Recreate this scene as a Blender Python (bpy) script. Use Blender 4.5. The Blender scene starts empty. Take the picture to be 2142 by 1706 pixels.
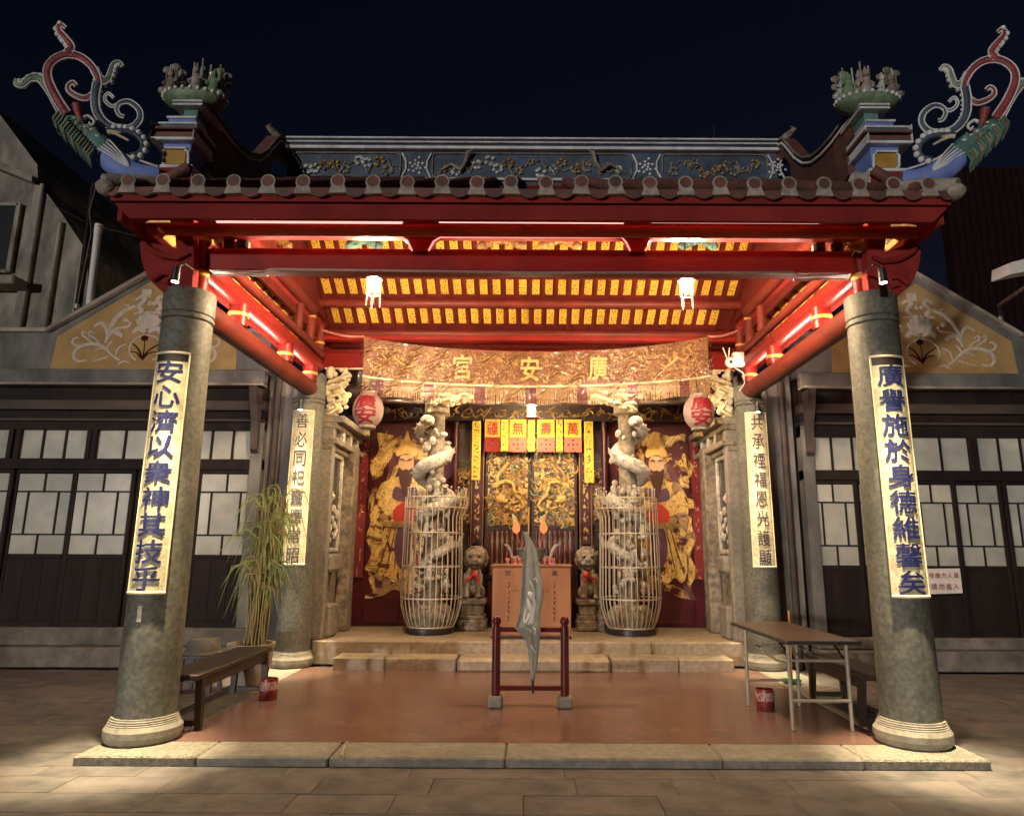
import bpy, bmesh, math, random
from mathutils import Vector, Matrix, noise
random.seed(7)
SC = bpy.context.scene
COL = SC.collection
# ------------------------------------------------------------------ camera, world, sun, exposure
F, PX, PY = 1440.0, 1108.0, 853.0
PITCH, ROLL, CZ = math.radians(11.5), 0.005, 1.565
cam_d = bpy.data.cameras.new('camera'); cam = bpy.data.objects.new('camera', cam_d); COL.objects.link(cam)
cam_d.sensor_width = 36.0; cam_d.lens = F / 2142.0 * 36.0
cam_d.shift_x = (1071.0 - PX) / 2142.0
cam_d.clip_start = 0.05; cam_d.clip_end = 2000.0
cam.matrix_world = (Matrix.Translation((0, 0, CZ)) @ Matrix.Rotation(math.pi / 2 + PITCH, 4, 'X')
                    @ Matrix.Rotation(ROLL, 4, 'Z'))
SC.camera = cam
W = bpy.data.worlds.new('World'); SC.world = W; W.use_nodes = True
wn = W.node_tree.nodes; wl = W.node_tree.links
bg = wn.get('Background') or wn.new('ShaderNodeBackground')
sky = wn.new('ShaderNodeTexSky'); sky.sky_type = 'NISHITA'; sky.sun_disc = False
SUN_DIR = Vector((0.44, 0.82, -0.045)).normalized()
sky.sun_elevation = math.radians(2.8); sky.sun_rotation = math.atan2(-0.46, -0.82)
tint = wn.new('ShaderNodeMix'); tint.data_type = 'RGBA'; tint.blend_type = 'MULTIPLY'; tint.inputs[0].default_value = 1.0
tint.inputs[7].default_value = (.62, .60, 1.15, 1); wl.new(sky.outputs[0], tint.inputs[6]); wl.new(tint.outputs[2], bg.inputs[0]); bg.inputs[1].default_value = 0.0040
sun_d = bpy.data.lights.new('sun', 'SUN'); sun_d.energy = 0.88; sun_d.angle = math.radians(2.0)
sun_d.color = (1.0, 0.93, 0.86)
sun = bpy.data.objects.new('sun', sun_d); COL.objects.link(sun)
sun.rotation_euler = SUN_DIR.to_track_quat('-Z', 'Y').to_euler()
vs = SC.view_settings; vs.view_transform = 'Standard'; vs.look = 'None'; vs.exposure = 0.5; vs.gamma = 1.0
vs.use_curve_mapping = False
SC.cycles.use_denoising = True
try: SC.cycles.denoiser = 'OPENIMAGEDENOISE'
except Exception: pass
SC.cycles.max_bounces = 8; SC.cycles.diffuse_bounces = 4; SC.cycles.glossy_bounces = 3
SC.cycles.transparent_max_bounces = 12; SC.cycles.sample_clamp_indirect = 4.0
SC.cycles.caustics_reflective = False; SC.cycles.caustics_refractive = False

# ------------------------------------------------------------------ picture -> place (distance always given)
CP, SP = math.cos(PITCH), math.sin(PITCH)
def ray(u, v):
    x = (u - PX) / F; y = (PY - v) / F
    x, y = x * math.cos(ROLL) - y * math.sin(ROLL), x * math.sin(ROLL) + y * math.cos(ROLL)
    return Vector((x, CP - y * SP, SP + y * CP))
def atY(u, v, Y):
    d = ray(u, v); t = Y / d.y; return Vector((d.x * t, Y, CZ + d.z * t))
def atZ(u, v, Z):
    d = ray(u, v); t = (Z - CZ) / d.z; return Vector((d.x * t, d.y * t, Z))
def on_plane(u, v, p, n):
    d = ray(u, v); o = Vector((0, 0, CZ)); t = (Vector(p) - o).dot(n) / d.dot(n); return o + d * t

# ------------------------------------------------------------------ mesh builder
class MB:
    def __init__(s): s.v = []; s.f = []
    def add(s, vs, fs):
        n = len(s.v); s.v += [tuple(v) for v in vs]; s.f += [[i + n for i in f] for f in fs]; return s
    def box(s, x0, x1, y0, y1, z0, z1, c=0.0):
        if c <= 0:
            vs = [(x, y, z) for x in (x0, x1) for y in (y0, y1) for z in (z0, z1)]
            return s.add(vs, [(0, 1, 3, 2), (4, 6, 7, 5), (0, 4, 5, 1), (2, 3, 7, 6), (0, 2, 6, 4), (1, 5, 7, 3)])
        c = min(c, abs(x1 - x0) * .45, abs(y1 - y0) * .45, abs(z1 - z0) * .45)
        X, Y, Z = (x0, x1), (y0, y1), (z0, z1); vs = []; idx = {}
        for i in (0, 1):
            for j in (0, 1):
                for k in (0, 1):
                    dx, dy, dz = (c if i == 0 else -c), (c if j == 0 else -c), (c if k == 0 else -c)
                    x, y, z = X[i], Y[j], Z[k]
                    for a, p in enumerate(((x, y + dy, z + dz), (x + dx, y, z + dz), (x + dx, y + dy, z))):
                        idx[i, j, k, a] = len(vs); vs.append(p)
        fs = []
        for i in (0, 1):
            fs.append([idx[i, 0, 0, 0], idx[i, 0, 1, 0], idx[i, 1, 1, 0], idx[i, 1, 0, 0]])
            fs.append([idx[0, i, 0, 1], idx[1, i, 0, 1], idx[1, i, 1, 1], idx[0, i, 1, 1]])
            fs.append([idx[0, 0, i, 2], idx[0, 1, i, 2], idx[1, 1, i, 2], idx[1, 0, i, 2]])
        for p in (0, 1):
            for q in (0, 1):
                fs.append([idx[p, q, 0, 0], idx[p, q, 1, 0], idx[p, q, 1, 1], idx[p, q, 0, 1]])
                fs.append([idx[p, 0, q, 0], idx[p, 1, q, 0], idx[p, 1, q, 2], idx[p, 0, q, 2]])
                fs.append([idx[0, p, q, 1], idx[1, p, q, 1], idx[1, p, q, 2], idx[0, p, q, 2]])
        for i in (0, 1):
            for j in (0, 1):
                for k in (0, 1): fs.append([idx[i, j, k, 0], idx[i, j, k, 1], idx[i, j, k, 2]])
        return s.add(vs, fs)
    def hexa(s, p):   # 8 points: 4 bottom ring, 4 top ring
        return s.add(p, [(0, 3, 2, 1), (4, 5, 6, 7), (0, 1, 5, 4), (1, 2, 6, 5), (2, 3, 7, 6), (3, 0, 4, 7)])
    def tube(s, path, rad, n=8, closed=False, caps=True, squash=None):
        P = [Vector(p) for p in path]; m = len(P)
        R = list(rad) if hasattr(rad, '__len__') else [rad] * m
        T = []
        for i in range(m):
            a = P[(i - 1) % m] if (closed or i > 0) else P[0]; b = P[(i + 1) % m] if (closed or i < m - 1) else P[-1]
            d = b - a; T.append(d.normalized() if d.length > 1e-9 else Vector((0, 0, 1)))
        up = Vector((0, 0, 1)) if abs(T[0].z) < .9 else Vector((0, 1, 0))
        N = (up - T[0] * up.dot(T[0])).normalized(); base = len(s.v)
        for i in range(m):
            N = (N - T[i] * N.dot(T[i]));
            N = N.normalized() if N.length > 1e-9 else T[i].orthogonal().normalized()
            B = T[i].cross(N)
            for k in range(n):
                a = 2 * math.pi * (k + .5) / n
                off = N * math.cos(a) * R[i] + B * math.sin(a) * R[i]
                if squash: off = off - Vector(squash[0]) * off.dot(Vector(squash[0])) * (1 - squash[1])
                s.v.append(tuple(P[i] + off))
        for i in range(m if closed else m - 1):
            j = (i + 1) % m
            for k in range(n):
                l = (k + 1) % n
                s.f.append([base + i * n + k, base + i * n + l, base + j * n + l, base + j * n + k])
        if caps and not closed:
            s.f.append([base + k for k in range(n)][::-1]); s.f.append([base + (m - 1) * n + k for k in range(n)])
        return s
    def cyl(s, p0, p1, r0, r1=None, n=16):
        return s.tube([p0, p1], [r0, r0 if r1 is None else r1], n)
    def lathe(s, cx, cy, prof, n=32):
        base = len(s.v); m = len(prof)
        for r, z in prof:
            for k in range(n):
                a = 2 * math.pi * k / n; s.v.append((cx + r * math.cos(a), cy + r * math.sin(a), z))
        for i in range(m - 1):
            for k in range(n):
                l = (k + 1) % n
                s.f.append([base + i * n + k, base + i * n + l, base + (i + 1) * n + l, base + (i + 1) * n + k])
        s.f.append([base + k for k in range(n)][::-1]); s.f.append([base + (m - 1) * n + k for k in range(n)])
        return s
    def prism(s, front, back):
        n = len(front); base = len(s.v)
        s.v += [tuple(p) for p in front] + [tuple(p) for p in back]
        s.f.append([base + i for i in range(n)]); s.f.append([base + n + i for i in range(n)][::-1])
        for i in range(n):
            j = (i + 1) % n; s.f.append([base + j, base + i, base + n + i, base + n + j])
        return s
    def sphere(s, c, r, n=10, m=7, sc=(1, 1, 1), rot=None):
        base = len(s.v); c = Vector(c)
        def pt(x, y, z):
            p = Vector((x * sc[0] * r, y * sc[1] * r, z * sc[2] * r))
            if rot is not None: p = rot @ p
            return tuple(c + p)
        s.v.append(pt(0, 0, 1))
        for i in range(1, m):
            t = math.pi * i / m
            for k in range(n):
                a = 2 * math.pi * k / n; s.v.append(pt(math.sin(t) * math.cos(a), math.sin(t) * math.sin(a), math.cos(t)))
        s.v.append(pt(0, 0, -1)); last = len(s.v) - 1
        for k in range(n):
            l = (k + 1) % n
            s.f.append([base, base + 1 + k, base + 1 + l])
            for i in range(m - 2):
                a = base + 1 + i * n; s.f.append([a + k, a + n + k, a + n + l, a + l])
            a = base + 1 + (m - 2) * n; s.f.append([a + k, last, a + l])
        return s
    def grid(s, fn, nu, nv, thick=None):
        base = len(s.v)
        for j in range(nv + 1):
            for i in range(nu + 1): s.v.append(tuple(fn(i / nu, j / nv)))
        for j in range(nv):
            for i in range(nu):
                a = base + j * (nu + 1) + i; s.f.append([a, a + 1, a + nu + 2, a + nu + 1])
        return s
    def shift(s, d):
        s.v = [(x + d[0], y + d[1], z + d[2]) for x, y, z in s.v]; return s
    def mirror(s):
        s.v = [(-x, y, z) for x, y, z in s.v]; s.f = [f[::-1] for f in s.f]; return s
    def mesh(s, name, smooth=None, org=(0, 0, 0), tri=False):
        me = bpy.data.meshes.new(name)
        o = Vector(org); me.from_pydata([tuple(Vector(v) - o) for v in s.v], [], s.f); me.validate(); me.update()
        bm = bmesh.new(); bm.from_mesh(me); bmesh.ops.recalc_face_normals(bm, faces=bm.faces); bm.to_mesh(me); bm.free()
        if smooth:
            for p in me.polygons: p.use_smooth = True
            me.set_sharp_from_angle(angle=math.radians(smooth))
        return me

WL = {}
def thing(name, label, cat, loc=(0, 0, 0), group=None):
    o = bpy.data.objects.new(name, None); COL.objects.link(o); o.location = loc; o.empty_display_size = .1
    o['label'] = label; o['category'] = cat
    if group: o['group'] = group
    WL[o.name] = Vector(loc); return o
def part(name, mb, mat, parent, smooth=None, label=None, kind=None):
    org = WL[parent.name] if parent else Vector((0, 0, 0))
    o = bpy.data.objects.new(name, mb.mesh(name, smooth, org)); COL.objects.link(o)
    o.data.materials.append(mat)
    if parent: o.parent = parent
    if label: o['label'] = label
    if kind: o['kind'] = kind
    WL[o.name] = org; return o
def inst(name, me, parent, loc, rot=(0, 0, 0), scale=(1, 1, 1)):
    o = bpy.data.objects.new(name, me); COL.objects.link(o); o.parent = parent
    o.location = Vector(loc) - (WL[parent.name] if parent else Vector()); o.rotation_euler = rot; o.scale = scale
    WL[o.name] = Vector(loc); return o
def single(name, mb, mat, label, cat, loc, smooth=None, group=None):
    o = bpy.data.objects.new(name, mb.mesh(name, smooth, loc)); COL.objects.link(o); o.location = loc
    o.data.materials.append(mat); o['label'] = label; o['category'] = cat
    if group: o['group'] = group
    WL[o.name] = Vector(loc); return o
def struct(name, mb, mat, smooth=None):
    o = bpy.data.objects.new(name, mb.mesh(name, smooth)); COL.objects.link(o); o.data.materials.append(mat)
    o['kind'] = 'structure'; WL[o.name] = Vector((0, 0, 0)); return o
def mesh_of(mb, mat, name, smooth=None, org=(0, 0, 0)):
    me = mb.mesh(name, smooth, org); me.materials.append(mat); return me

# ------------------------------------------------------------------ materials
def lin(r, g, b):
    return tuple(((c / 255) / 12.92 if c / 255 <= .04045 else ((c / 255 + .055) / 1.055) ** 2.4) for c in (r, g, b)) + (1,)
MATS = {}
def M(name, c1, c2=None, scale=6.0, rough=.6, bump=0.0, bscale=30.0, metal=0.0, spec=.5, stretch=None, rnd=0.0,
      stain=None, stain_scale=1.3, stain_amt=.6, speck=None, soft=False, coat=0.0, rvar=0.0, detail=6.0, lo=.35, hi=.65):
    m = bpy.data.materials.new(name); m.use_nodes = True; nt = m.node_tree; N = nt.nodes; L = nt.links
    b = N['Principled BSDF']; b.inputs['Roughness'].default_value = rough; b.inputs['Metallic'].default_value = metal
    b.inputs['Specular IOR Level'].default_value = spec; b.inputs['Coat Weight'].default_value = coat
    tc = N.new('ShaderNodeTexCoord'); vec = tc.outputs['Object']
    if rnd or True:
        oi = N.new('ShaderNodeObjectInfo'); ad = N.new('ShaderNodeVectorMath'); ad.operation = 'MULTIPLY_ADD'
        cx = N.new('ShaderNodeCombineXYZ'); L.new(oi.outputs['Random'], cx.inputs[0]); L.new(oi.outputs['Random'], cx.inputs[1])
        ad.inputs[1].default_value = (37., 19., 11.); L.new(cx.outputs[0], ad.inputs[0]); L.new(vec, ad.inputs[2]); vec = ad.outputs[0]
    if stretch:
        mp = N.new('ShaderNodeMapping'); mp.inputs['Scale'].default_value = stretch; L.new(vec, mp.inputs[0]); vec = mp.outputs[0]
    c2 = c2 or tuple(min(1, x * 1.0) for x in c1)
    nz = N.new('ShaderNodeTexNoise'); nz.inputs['Scale'].default_value = scale; nz.inputs['Detail'].default_value = detail
    L.new(vec, nz.inputs['Vector'])
    rp = N.new('ShaderNodeValToRGB'); rp.color_ramp.elements[0].position = lo; rp.color_ramp.elements[1].position = hi
    rp.color_ramp.elements[0].color = tuple(c1[:3]) + (1,); rp.color_ramp.elements[1].color = tuple(c2[:3]) + (1,)
    L.new(nz.outputs['Fac'], rp.inputs[0]); out = rp.outputs[0]
    if stain:
        n2 = N.new('ShaderNodeTexNoise'); n2.inputs['Scale'].default_value = stain_scale; n2.inputs['Detail'].default_value = 2.5 if soft else 9
        n2.inputs['Roughness'].default_value = .62; L.new(vec, n2.inputs['Vector'])
        r2 = N.new('ShaderNodeValToRGB'); r2.color_ramp.elements[0].position = .25 if soft else .44; r2.color_ramp.elements[1].position = .85 if soft else .66
        L.new(n2.outputs['Fac'], r2.inputs[0])
        ml = N.new('ShaderNodeMath'); ml.operation = 'MULTIPLY'; ml.inputs[1].default_value = stain_amt; L.new(r2.outputs[0], ml.inputs[0])
        mx = N.new('ShaderNodeMix'); mx.data_type = 'RGBA'; L.new(ml.outputs[0], mx.inputs[0]); L.new(out, mx.inputs[6])
        mx.inputs[7].default_value = tuple(stain[:3]) + (1,); out = mx.outputs[2]
    if speck:
        vo = N.new('ShaderNodeTexVoronoi'); vo.inputs['Scale'].default_value = speck[1]; L.new(vec, vo.inputs['Vector'])
        r3 = N.new('ShaderNodeValToRGB'); r3.color_ramp.elements[0].position = .08; r3.color_ramp.elements[1].position = .22
        r3.color_ramp.elements[0].color = (1, 1, 1, 1); r3.color_ramp.elements[1].color = (0, 0, 0, 1); L.new(vo.outputs['Distance'], r3.inputs[0])
        mm = N.new('ShaderNodeMath'); mm.operation = 'MULTIPLY'; mm.inputs[1].default_value = speck[2]; L.new(r3.outputs[0], mm.inputs[0])
        mx = N.new('ShaderNodeMix'); mx.data_type = 'RGBA'; L.new(mm.outputs[0], mx.inputs[0]); L.new(out, mx.inputs[6])
        mx.inputs[7].default_value = tuple(speck[0][:3]) + (1,); out = mx.outputs[2]
    if rnd:
        hv = N.new('ShaderNodeHueSaturation'); ma = N.new('ShaderNodeMath'); ma.operation = 'MULTIPLY_ADD'
        ma.inputs[1].default_value = 2 * rnd; ma.inputs[2].default_value = 1 - rnd
        L.new(oi.outputs['Random'], ma.inputs[0]); L.new(ma.outputs[0], hv.inputs['Value']); L.new(out, hv.inputs['Color']); out = hv.outputs[0]
    L.new(out, b.inputs['Base Color'])
    if rvar:
        mr = N.new('ShaderNodeMapRange'); mr.inputs[1].default_value = .3; mr.inputs[2].default_value = .7
        mr.inputs[3].default_value = rough - rvar; mr.inputs[4].default_value = rough + rvar
        n4 = N.new('ShaderNodeTexNoise'); n4.inputs['Scale'].default_value = scale * .7; n4.inputs['Detail'].default_value = 5; L.new(vec, n4.inputs['Vector'])
        L.new(n4.outputs['Fac'], mr.inputs[0]); L.new(mr.outputs[0], b.inputs['Roughness'])
    if bump:
        nb = N.new('ShaderNodeTexNoise'); nb.inputs['Scale'].default_value = bscale; nb.inputs['Detail'].default_value = 5; L.new(vec, nb.inputs['Vector'])
        bp = N.new('ShaderNodeBump'); bp.inputs['Strength'].default_value = bump; bp.inputs['Distance'].default_value = .02
        L.new(nb.outputs['Fac'], bp.inputs['Height']); L.new(bp.outputs[0], b.inputs['Normal'])
    MATS[name] = m; return m
def EM(name, col, strength):
    m = bpy.data.materials.new(name); m.use_nodes = True; nt = m.node_tree; nt.nodes.clear()
    e = nt.nodes.new('ShaderNodeEmission'); e.inputs[0].default_value = tuple(col[:3]) + (1,); e.inputs[1].default_value = strength
    o = nt.nodes.new('ShaderNodeOutputMaterial'); nt.links.new(e.outputs[0], o.inputs[0]); MATS[name] = m; return m
def scripted(name, paper, ink, sx, sz, thr, w0=.16, w1=.84, rough=.6, rnd=.08):
    """paper with rows of illegible brush writing, in the thing's own generated coordinates (x across, z along)"""
    m = M(name, paper, tuple(c * .86 for c in paper[:3]), scale=9, rough=rough, rnd=rnd)
    nt = m.node_tree; N = nt.nodes; L = nt.links; b = N['Principled BSDF']
    src = b.inputs['Base Color'].links[0].from_socket
    tc = N.new('ShaderNodeTexCoord'); oi = N.new('ShaderNodeObjectInfo')
    mp = N.new('ShaderNodeMapping'); mp.inputs['Scale'].default_value = (sx, 1, sz); L.new(tc.outputs['Generated'], mp.inputs[0])
    cx = N.new('ShaderNodeCombineXYZ'); mu = N.new('ShaderNodeMath'); mu.operation = 'MULTIPLY'; mu.inputs[1].default_value = 91
    L.new(oi.outputs['Random'], mu.inputs[0]); L.new(mu.outputs[0], cx.inputs[0]); L.new(mu.outputs[0], cx.inputs[2]); L.new(cx.outputs[0], mp.inputs['Location'])
    nz = N.new('ShaderNodeTexNoise'); nz.inputs['Scale'].default_value = 1; nz.inputs['Detail'].default_value = 2.5; L.new(mp.outputs[0], nz.inputs['Vector'])
    g = N.new('ShaderNodeMath'); g.operation = 'GREATER_THAN'; g.inputs[1].default_value = thr; L.new(nz.outputs['Fac'], g.inputs[0])
    sp = N.new('ShaderNodeSeparateXYZ'); L.new(tc.outputs['Generated'], sp.inputs[0])
    fac = g.outputs[0]
    for op, val in (('GREATER_THAN', w0), ('LESS_THAN', w1)):
        q = N.new('ShaderNodeMath'); q.operation = op; q.inputs[1].default_value = val; L.new(sp.outputs[0], q.inputs[0])
        k = N.new('ShaderNodeMath'); k.operation = 'MULTIPLY'; L.new(fac, k.inputs[0]); L.new(q.outputs[0], k.inputs[1]); fac = k.outputs[0]
    mx = N.new('ShaderNodeMix'); mx.data_type = 'RGBA'; L.new(fac, mx.inputs[0]); L.new(src, mx.inputs[6]); mx.inputs[7].default_value = tuple(ink[:3]) + (1,)
    L.new(mx.outputs[2], b.inputs['Base Color']); return m

m_red = M('red lacquer', (.30, .018, .014), (.22, .014, .011), 3, .45, .06, 60, spec=.25, stain=(.12, .012, .010), stain_amt=.5, rvar=.1)
m_ceilred = M('darker red ceiling', (.12, .015, .011), (.07, .010, .008), 4, .6, spec=.2)  # red set darker for ceiling, rafters and boards
m_brownlog = M('brown red log', (.165, .024, .016), (.115, .018, .013), 4, .45, .05, 50, spec=.3, stain=(.05, .012, .010), stain_amt=.5)
m_redlog = M('red painted log', (.200, .014, .011), (.145, .011, .009), 4, .36, .05, 50, spec=.28, stain=(.14, .012, .010), stain_amt=.4, rvar=.1)
m_litlog = M('lit eave log', (.55, .075, .022), (.44, .055, .018), 4, .45, spec=.3)  # lamp light on the log put into a brighter, more orange red
m_darkred = M('dull red board', (.30, .032, .028), (.23, .025, .022), 3, .75, .08, 50, spec=.12, stain=(.08, .012, .012), stain_amt=.5)
m_brass = M('brass yellow ring paint', (.62, .34, .06), (.50, .26, .05), 8, .4)
m_granite = M('grey granite', (.165, .165, .14), (.085, .087, .072), 26, .62, .08, 70, stain=(.055, .056, .049), stain_scale=2.8, stain_amt=.6, speck=((.30, .275, .22), 150, .28), detail=8)
m_stepstone = M('warm step stone', (.42, .345, .25), (.29, .235, .17), 16, .65, .12, 60, stain=(.14, .115, .085), stain_scale=2.4, stain_amt=.5, speck=((.16, .13, .10), 120, .35))
m_granite2 = M('pale granite', (.30, .275, .23), (.20, .185, .155), 18, .65, .12, 60, stain=(.11, .11, .09), stain_scale=2.4, stain_amt=.55, speck=((.13, .12, .1), 120, .35))
m_granrough = M('rough granite', (.33, .30, .24), (.17, .16, .13), 30, .8, .9, 70, stain=(.10, .10, .085), stain_amt=.5, speck=((.10, .095, .08), 90, .6))
m_floor = M('red cement floor', (.200, .112, .095), (.120, .060, .051), 3.4, .22, .015, 60, stain=(.215, .14, .115), stain_scale=1.3, stain_amt=.7, rvar=.04, spec=.6, soft=True, detail=9, lo=.2, hi=.8)
m_pave = M('forecourt slab', (.150, .136, .130), (.072, .067, .065), 4.5, .72, .3, 25, rnd=.08, stain=(.19, .15, .135), stain_scale=2.2, stain_amt=.6, speck=((.10, .09, .08), 80, .25))
m_joint = M('joint dirt', (.10, .09, .082), (.06, .054, .05), 10, .9, .4, 40)
m_cream = M('cream couplet board', (.70, .62, .43), (.54, .46, .29), 22, .5, .12, 70, stain=(.28, .25, .15), stain_scale=5.5, stain_amt=.55)
m_creamedge = M('cream edge moulding', (.78, .70, .48), (.66, .58, .38), 12, .5)
m_blueink = M('blue inscription paint', (.008, .012, .085), (.012, .018, .12), 30, .5)
m_darkink = M('dark inscription paint', (.035, .028, .035), (.06, .05, .06), 30, .5)
m_gold = M('gold leaf', (.72, .46, .13), (.52, .31, .08), 14, .36, .2, 60, metal=.25, stain=(.25, .14, .05), stain_amt=.4)
m_olgold = M('aged gilding', (.42, .27, .085), (.22, .13, .05), 16, .42, .3, 60, metal=.25, stain=(.10, .05, .03), stain_amt=.6)
m_doorred = M('dark red door lacquer', (.085, .010, .014), (.055, .007, .012), 4, .38, .05, 40)
m_darkwood = M('dark hall timber', (.030, .016, .014), (.018, .010, .010), 6, .5, .12, 40)
m_maroon = M('maroon polished wood', (.12, .014, .018), (.075, .010, .013), 6, .25, .03, 30, coat=.3)
m_stone = M('carved pale stone', (.66, .63, .55), (.46, .43, .36), 16, .6, .45, 55, stain=(.09, .085, .07), stain_scale=5, stain_amt=.55)
m_stonedk = M('weathered carved stone', (.35, .295, .22), (.18, .155, .118), 14, .7, .5, 45, stain=(.06, .055, .045), stain_scale=3.5, stain_amt=.6)
m_steel = M('brushed steel rod', (.60, .52, .38), (.48, .41, .30), 30, .45, metal=.35)
for _m in (m_stone,):
    N_ = _m.node_tree.nodes; L_ = _m.node_tree.links; bp_ = [n for n in N_ if n.type == 'BUMP'][0]
    vo_ = N_.new('ShaderNodeTexVoronoi'); vo_.inputs['Scale'].default_value = 34; tc_ = [n for n in N_ if n.type == 'TEX_COORD'][0]; L_.new(tc_.outputs['Object'], vo_.inputs['Vector'])
    b2_ = N_.new('ShaderNodeBump'); b2_.inputs['Strength'].default_value = .45; b2_.inputs['Distance'].default_value = .03; b2_.invert = True
    L_.new(vo_.outputs['Distance'], b2_.inputs['Height']); L_.new(bp_.outputs[0], b2_.inputs['Normal']); L_.new(b2_.outputs[0], N_['Principled BSDF'].inputs['Normal'])
m_wire = M('black cable', (.02, .02, .02), rough=.5)
m_conduit = M('grey metal conduit', (.42, .36, .31), (.32, .27, .24), 20, .38, metal=.5)
m_black = M('black lamp housing', (.015, .015, .017), (.025, .024, .024), 20, .4)
m_tile = M('unglazed red roof tile', (.20, .075, .056), (.12, .052, .042), 9, .72, .3, 40, rnd=.22, stain=(.05, .045, .042), stain_scale=4, stain_amt=.6)
m_mortar = M('pale lime mortar', (.46, .40, .33), (.30, .26, .22), 20, .8, .4, 60, stain=(.14, .12, .1), stain_amt=.6, stain_scale=6)
m_navy = M('navy ridge plaster', (.075, .11, .17), (.045, .07, .11), 7, .55, .2, 40, stain=(.012, .015, .022), stain_amt=.6)
m_blue = M('blue painted plaster', (.20, .30, .72), (.15, .23, .58), 7, .6, .2, 40, stain=(.04, .05, .10), stain_amt=.5)
m_teal = M('teal painted plaster', (.12, .27, .25), (.07, .17, .16), 9, .6, .3, 40, stain=(.03, .05, .05), stain_amt=.6)
m_green = M('green scale plaster', (.24, .34, .20), (.13, .21, .12), 12, .6, .4, 50, stain=(.03, .05, .03), stain_amt=.6)
m_cutred = M('oxblood plaster', (.32, .06, .06), (.20, .035, .038), 9, .55, .3, 40)
m_white = M('white trim plaster', (.80, .81, .82), (.66, .66, .66), 10, .6, .2, 50, stain=(.24, .24, .25), stain_amt=.5, stain_scale=4)
m_ochre = M('ochre panel', (.45, .26, .04), (.36, .20, .03), 12, .6, .15, 60)
m_porc = M('cut porcelain', (.58, .60, .56), (.40, .44, .42), 30, .18, rnd=.2)
m_concrete = M('weathered concrete', (.38, .345, .29), (.21, .195, .17), 2.5, .85, .4, 22, stretch=(1, 1, .5), stain=(.06, .06, .058), stain_scale=1.6, stain_amt=.75)
m_wallgrey = M('grey plaster wall', (.19, .19, .175), (.11, .112, .108), 3.5, .85, .3, 30, stretch=(1, 1, .5), stain=(.05, .053, .054), stain_scale=1.9, stain_amt=.75)
m_ochwall = M('ochre gable plaster', (.40, .27, .105), (.32, .205, .075), 5, .85, .25, 60, stain=(.23, .16, .075), stain_scale=2.2, stain_amt=.6)
m_relief = M('pale relief plaster', (.52, .47, .40), (.42, .37, .31), 14, .85, .2, 60)
m_brownpaint = M('brown flower paint', (.040, .010, .005), rough=.9, spec=.1)
m_timber = M('dark stained timber', (.020, .014, .013), (.011, .008, .008), 5, .7, .15, 30, stretch=(1, 1, .2), spec=.18)
m_timber2 = M('grey brown timber', (.066, .050, .042), (.036, .028, .025), 5, .75, .2, 30, stretch=(.3, 1, 1))
m_benchwood = M('worn bench wood', (.045, .028, .019), (.025, .016, .012), 7, .5, .15, 30, stretch=(1, .15, 1))
m_altarwood = M('orange brown cabinet wood', (.37, .175, .080), (.26, .115, .052), 6, .5, .1, 40, stretch=(.6, 1, .12), stain=(.24, .10, .045), stain_amt=.4)
m_plinth = M('plinth render', (.20, .185, .155), (.115, .11, .095), 4, .85, .35, 25, stain=(.055, .052, .048), stain_scale=2.6, stain_amt=.7)
m_cloth = M('grey green flag cloth', (.36, .36, .30), (.27, .272, .235), 9, .95, .1, 90)
m_pattern = M('pale flag embroidery', (.75, .73, .66), rough=.8)
m_paper = M('white notice paper', (.66, .62, .58), (.55, .52, .49), 9, .8, .1, 20)
m_noticered = M('faded red lettering', (.26, .06, .06), rough=.7)
m_plastic = M('white plastic', (.70, .69, .66), rough=.35)
m_pot = M('white glazed pot', (.42, .38, .32), (.33, .29, .24), 6, .35, .05, 20, stain=(.17, .14, .11), stain_amt=.5)
m_soil = M('soil', (.04, .03, .02), rough=.95)
m_reed = M('straw reed stem', (.36, .28, .10), (.20, .19, .06), 3, .6)
m_reedgreen = M('green reed blade', (.16, .24, .035), (.26, .28, .06), 3, .5)
m_reddk = M('red tin', (.22, .03, .03), (.13, .02, .02), 14, .35)
m_tablemetal = M('beige painted steel leg', (.34, .30, .24), (.27, .24, .19), 20, .4)
m_tabletop = M('brown laminate top', (.14, .085, .06), (.09, .055, .04), 5, .3, .02, 30, stretch=(1, .2, 1), coat=.2)
m_greenpl = M('green plastic', (.10, .42, .12), rough=.4)
m_lanternp = M('pale lantern paper', (.36, .26, .235), (.28, .20, .18), 8, .6, .15, 30)
m_lanternr = M('lantern red paint', (.25, .010, .018), (.20, .008, .014), 8, .6)
m_ribbon = M('red silk ribbon', (.45, .05, .04), rough=.5)
m_pinkcup = M('pink lotus cup', (.62, .22, .18), (.5, .16, .14), 30, .3)
m_burner = M('grey incense pot', (.16, .17, .15), (.10, .11, .10), 14, .5, .2, 50)
m_flower = M('orange artificial flower', (.62, .20, .06), (.55, .12, .05), 14, .5)
m_foil = M('pale gold foil leaf', (.60, .50, .22), (.45, .40, .18), 14, .4)
m_stick = M('incense stick', (.50, .26, .08), rough=.7)
m_silk = M('embroidered maroon silk', (.235, .105, .068), (.37, .225, .125), 42, .45, .35, 120, lo=.38, hi=.62, stain=(.14, .04, .03), stain_scale=6, stain_amt=.6)
m_silkgold = M('gold embroidery thread', (.72, .52, .19), (.55, .37, .13), 40, .4, .3, 90)
m_fringe = M('gold fringe thread', (.50, .34, .14), (.38, .24, .10), 30, .6)
m_fringe2 = M('maroon fringe thread', (.16, .02, .03), rough=.6)
m_yellow = M('yellow paper', (.72, .46, .03), rough=.6)
m_pink = M('salmon paper', (.60, .14, .09), (.52, .11, .08), 8, .6)
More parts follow.
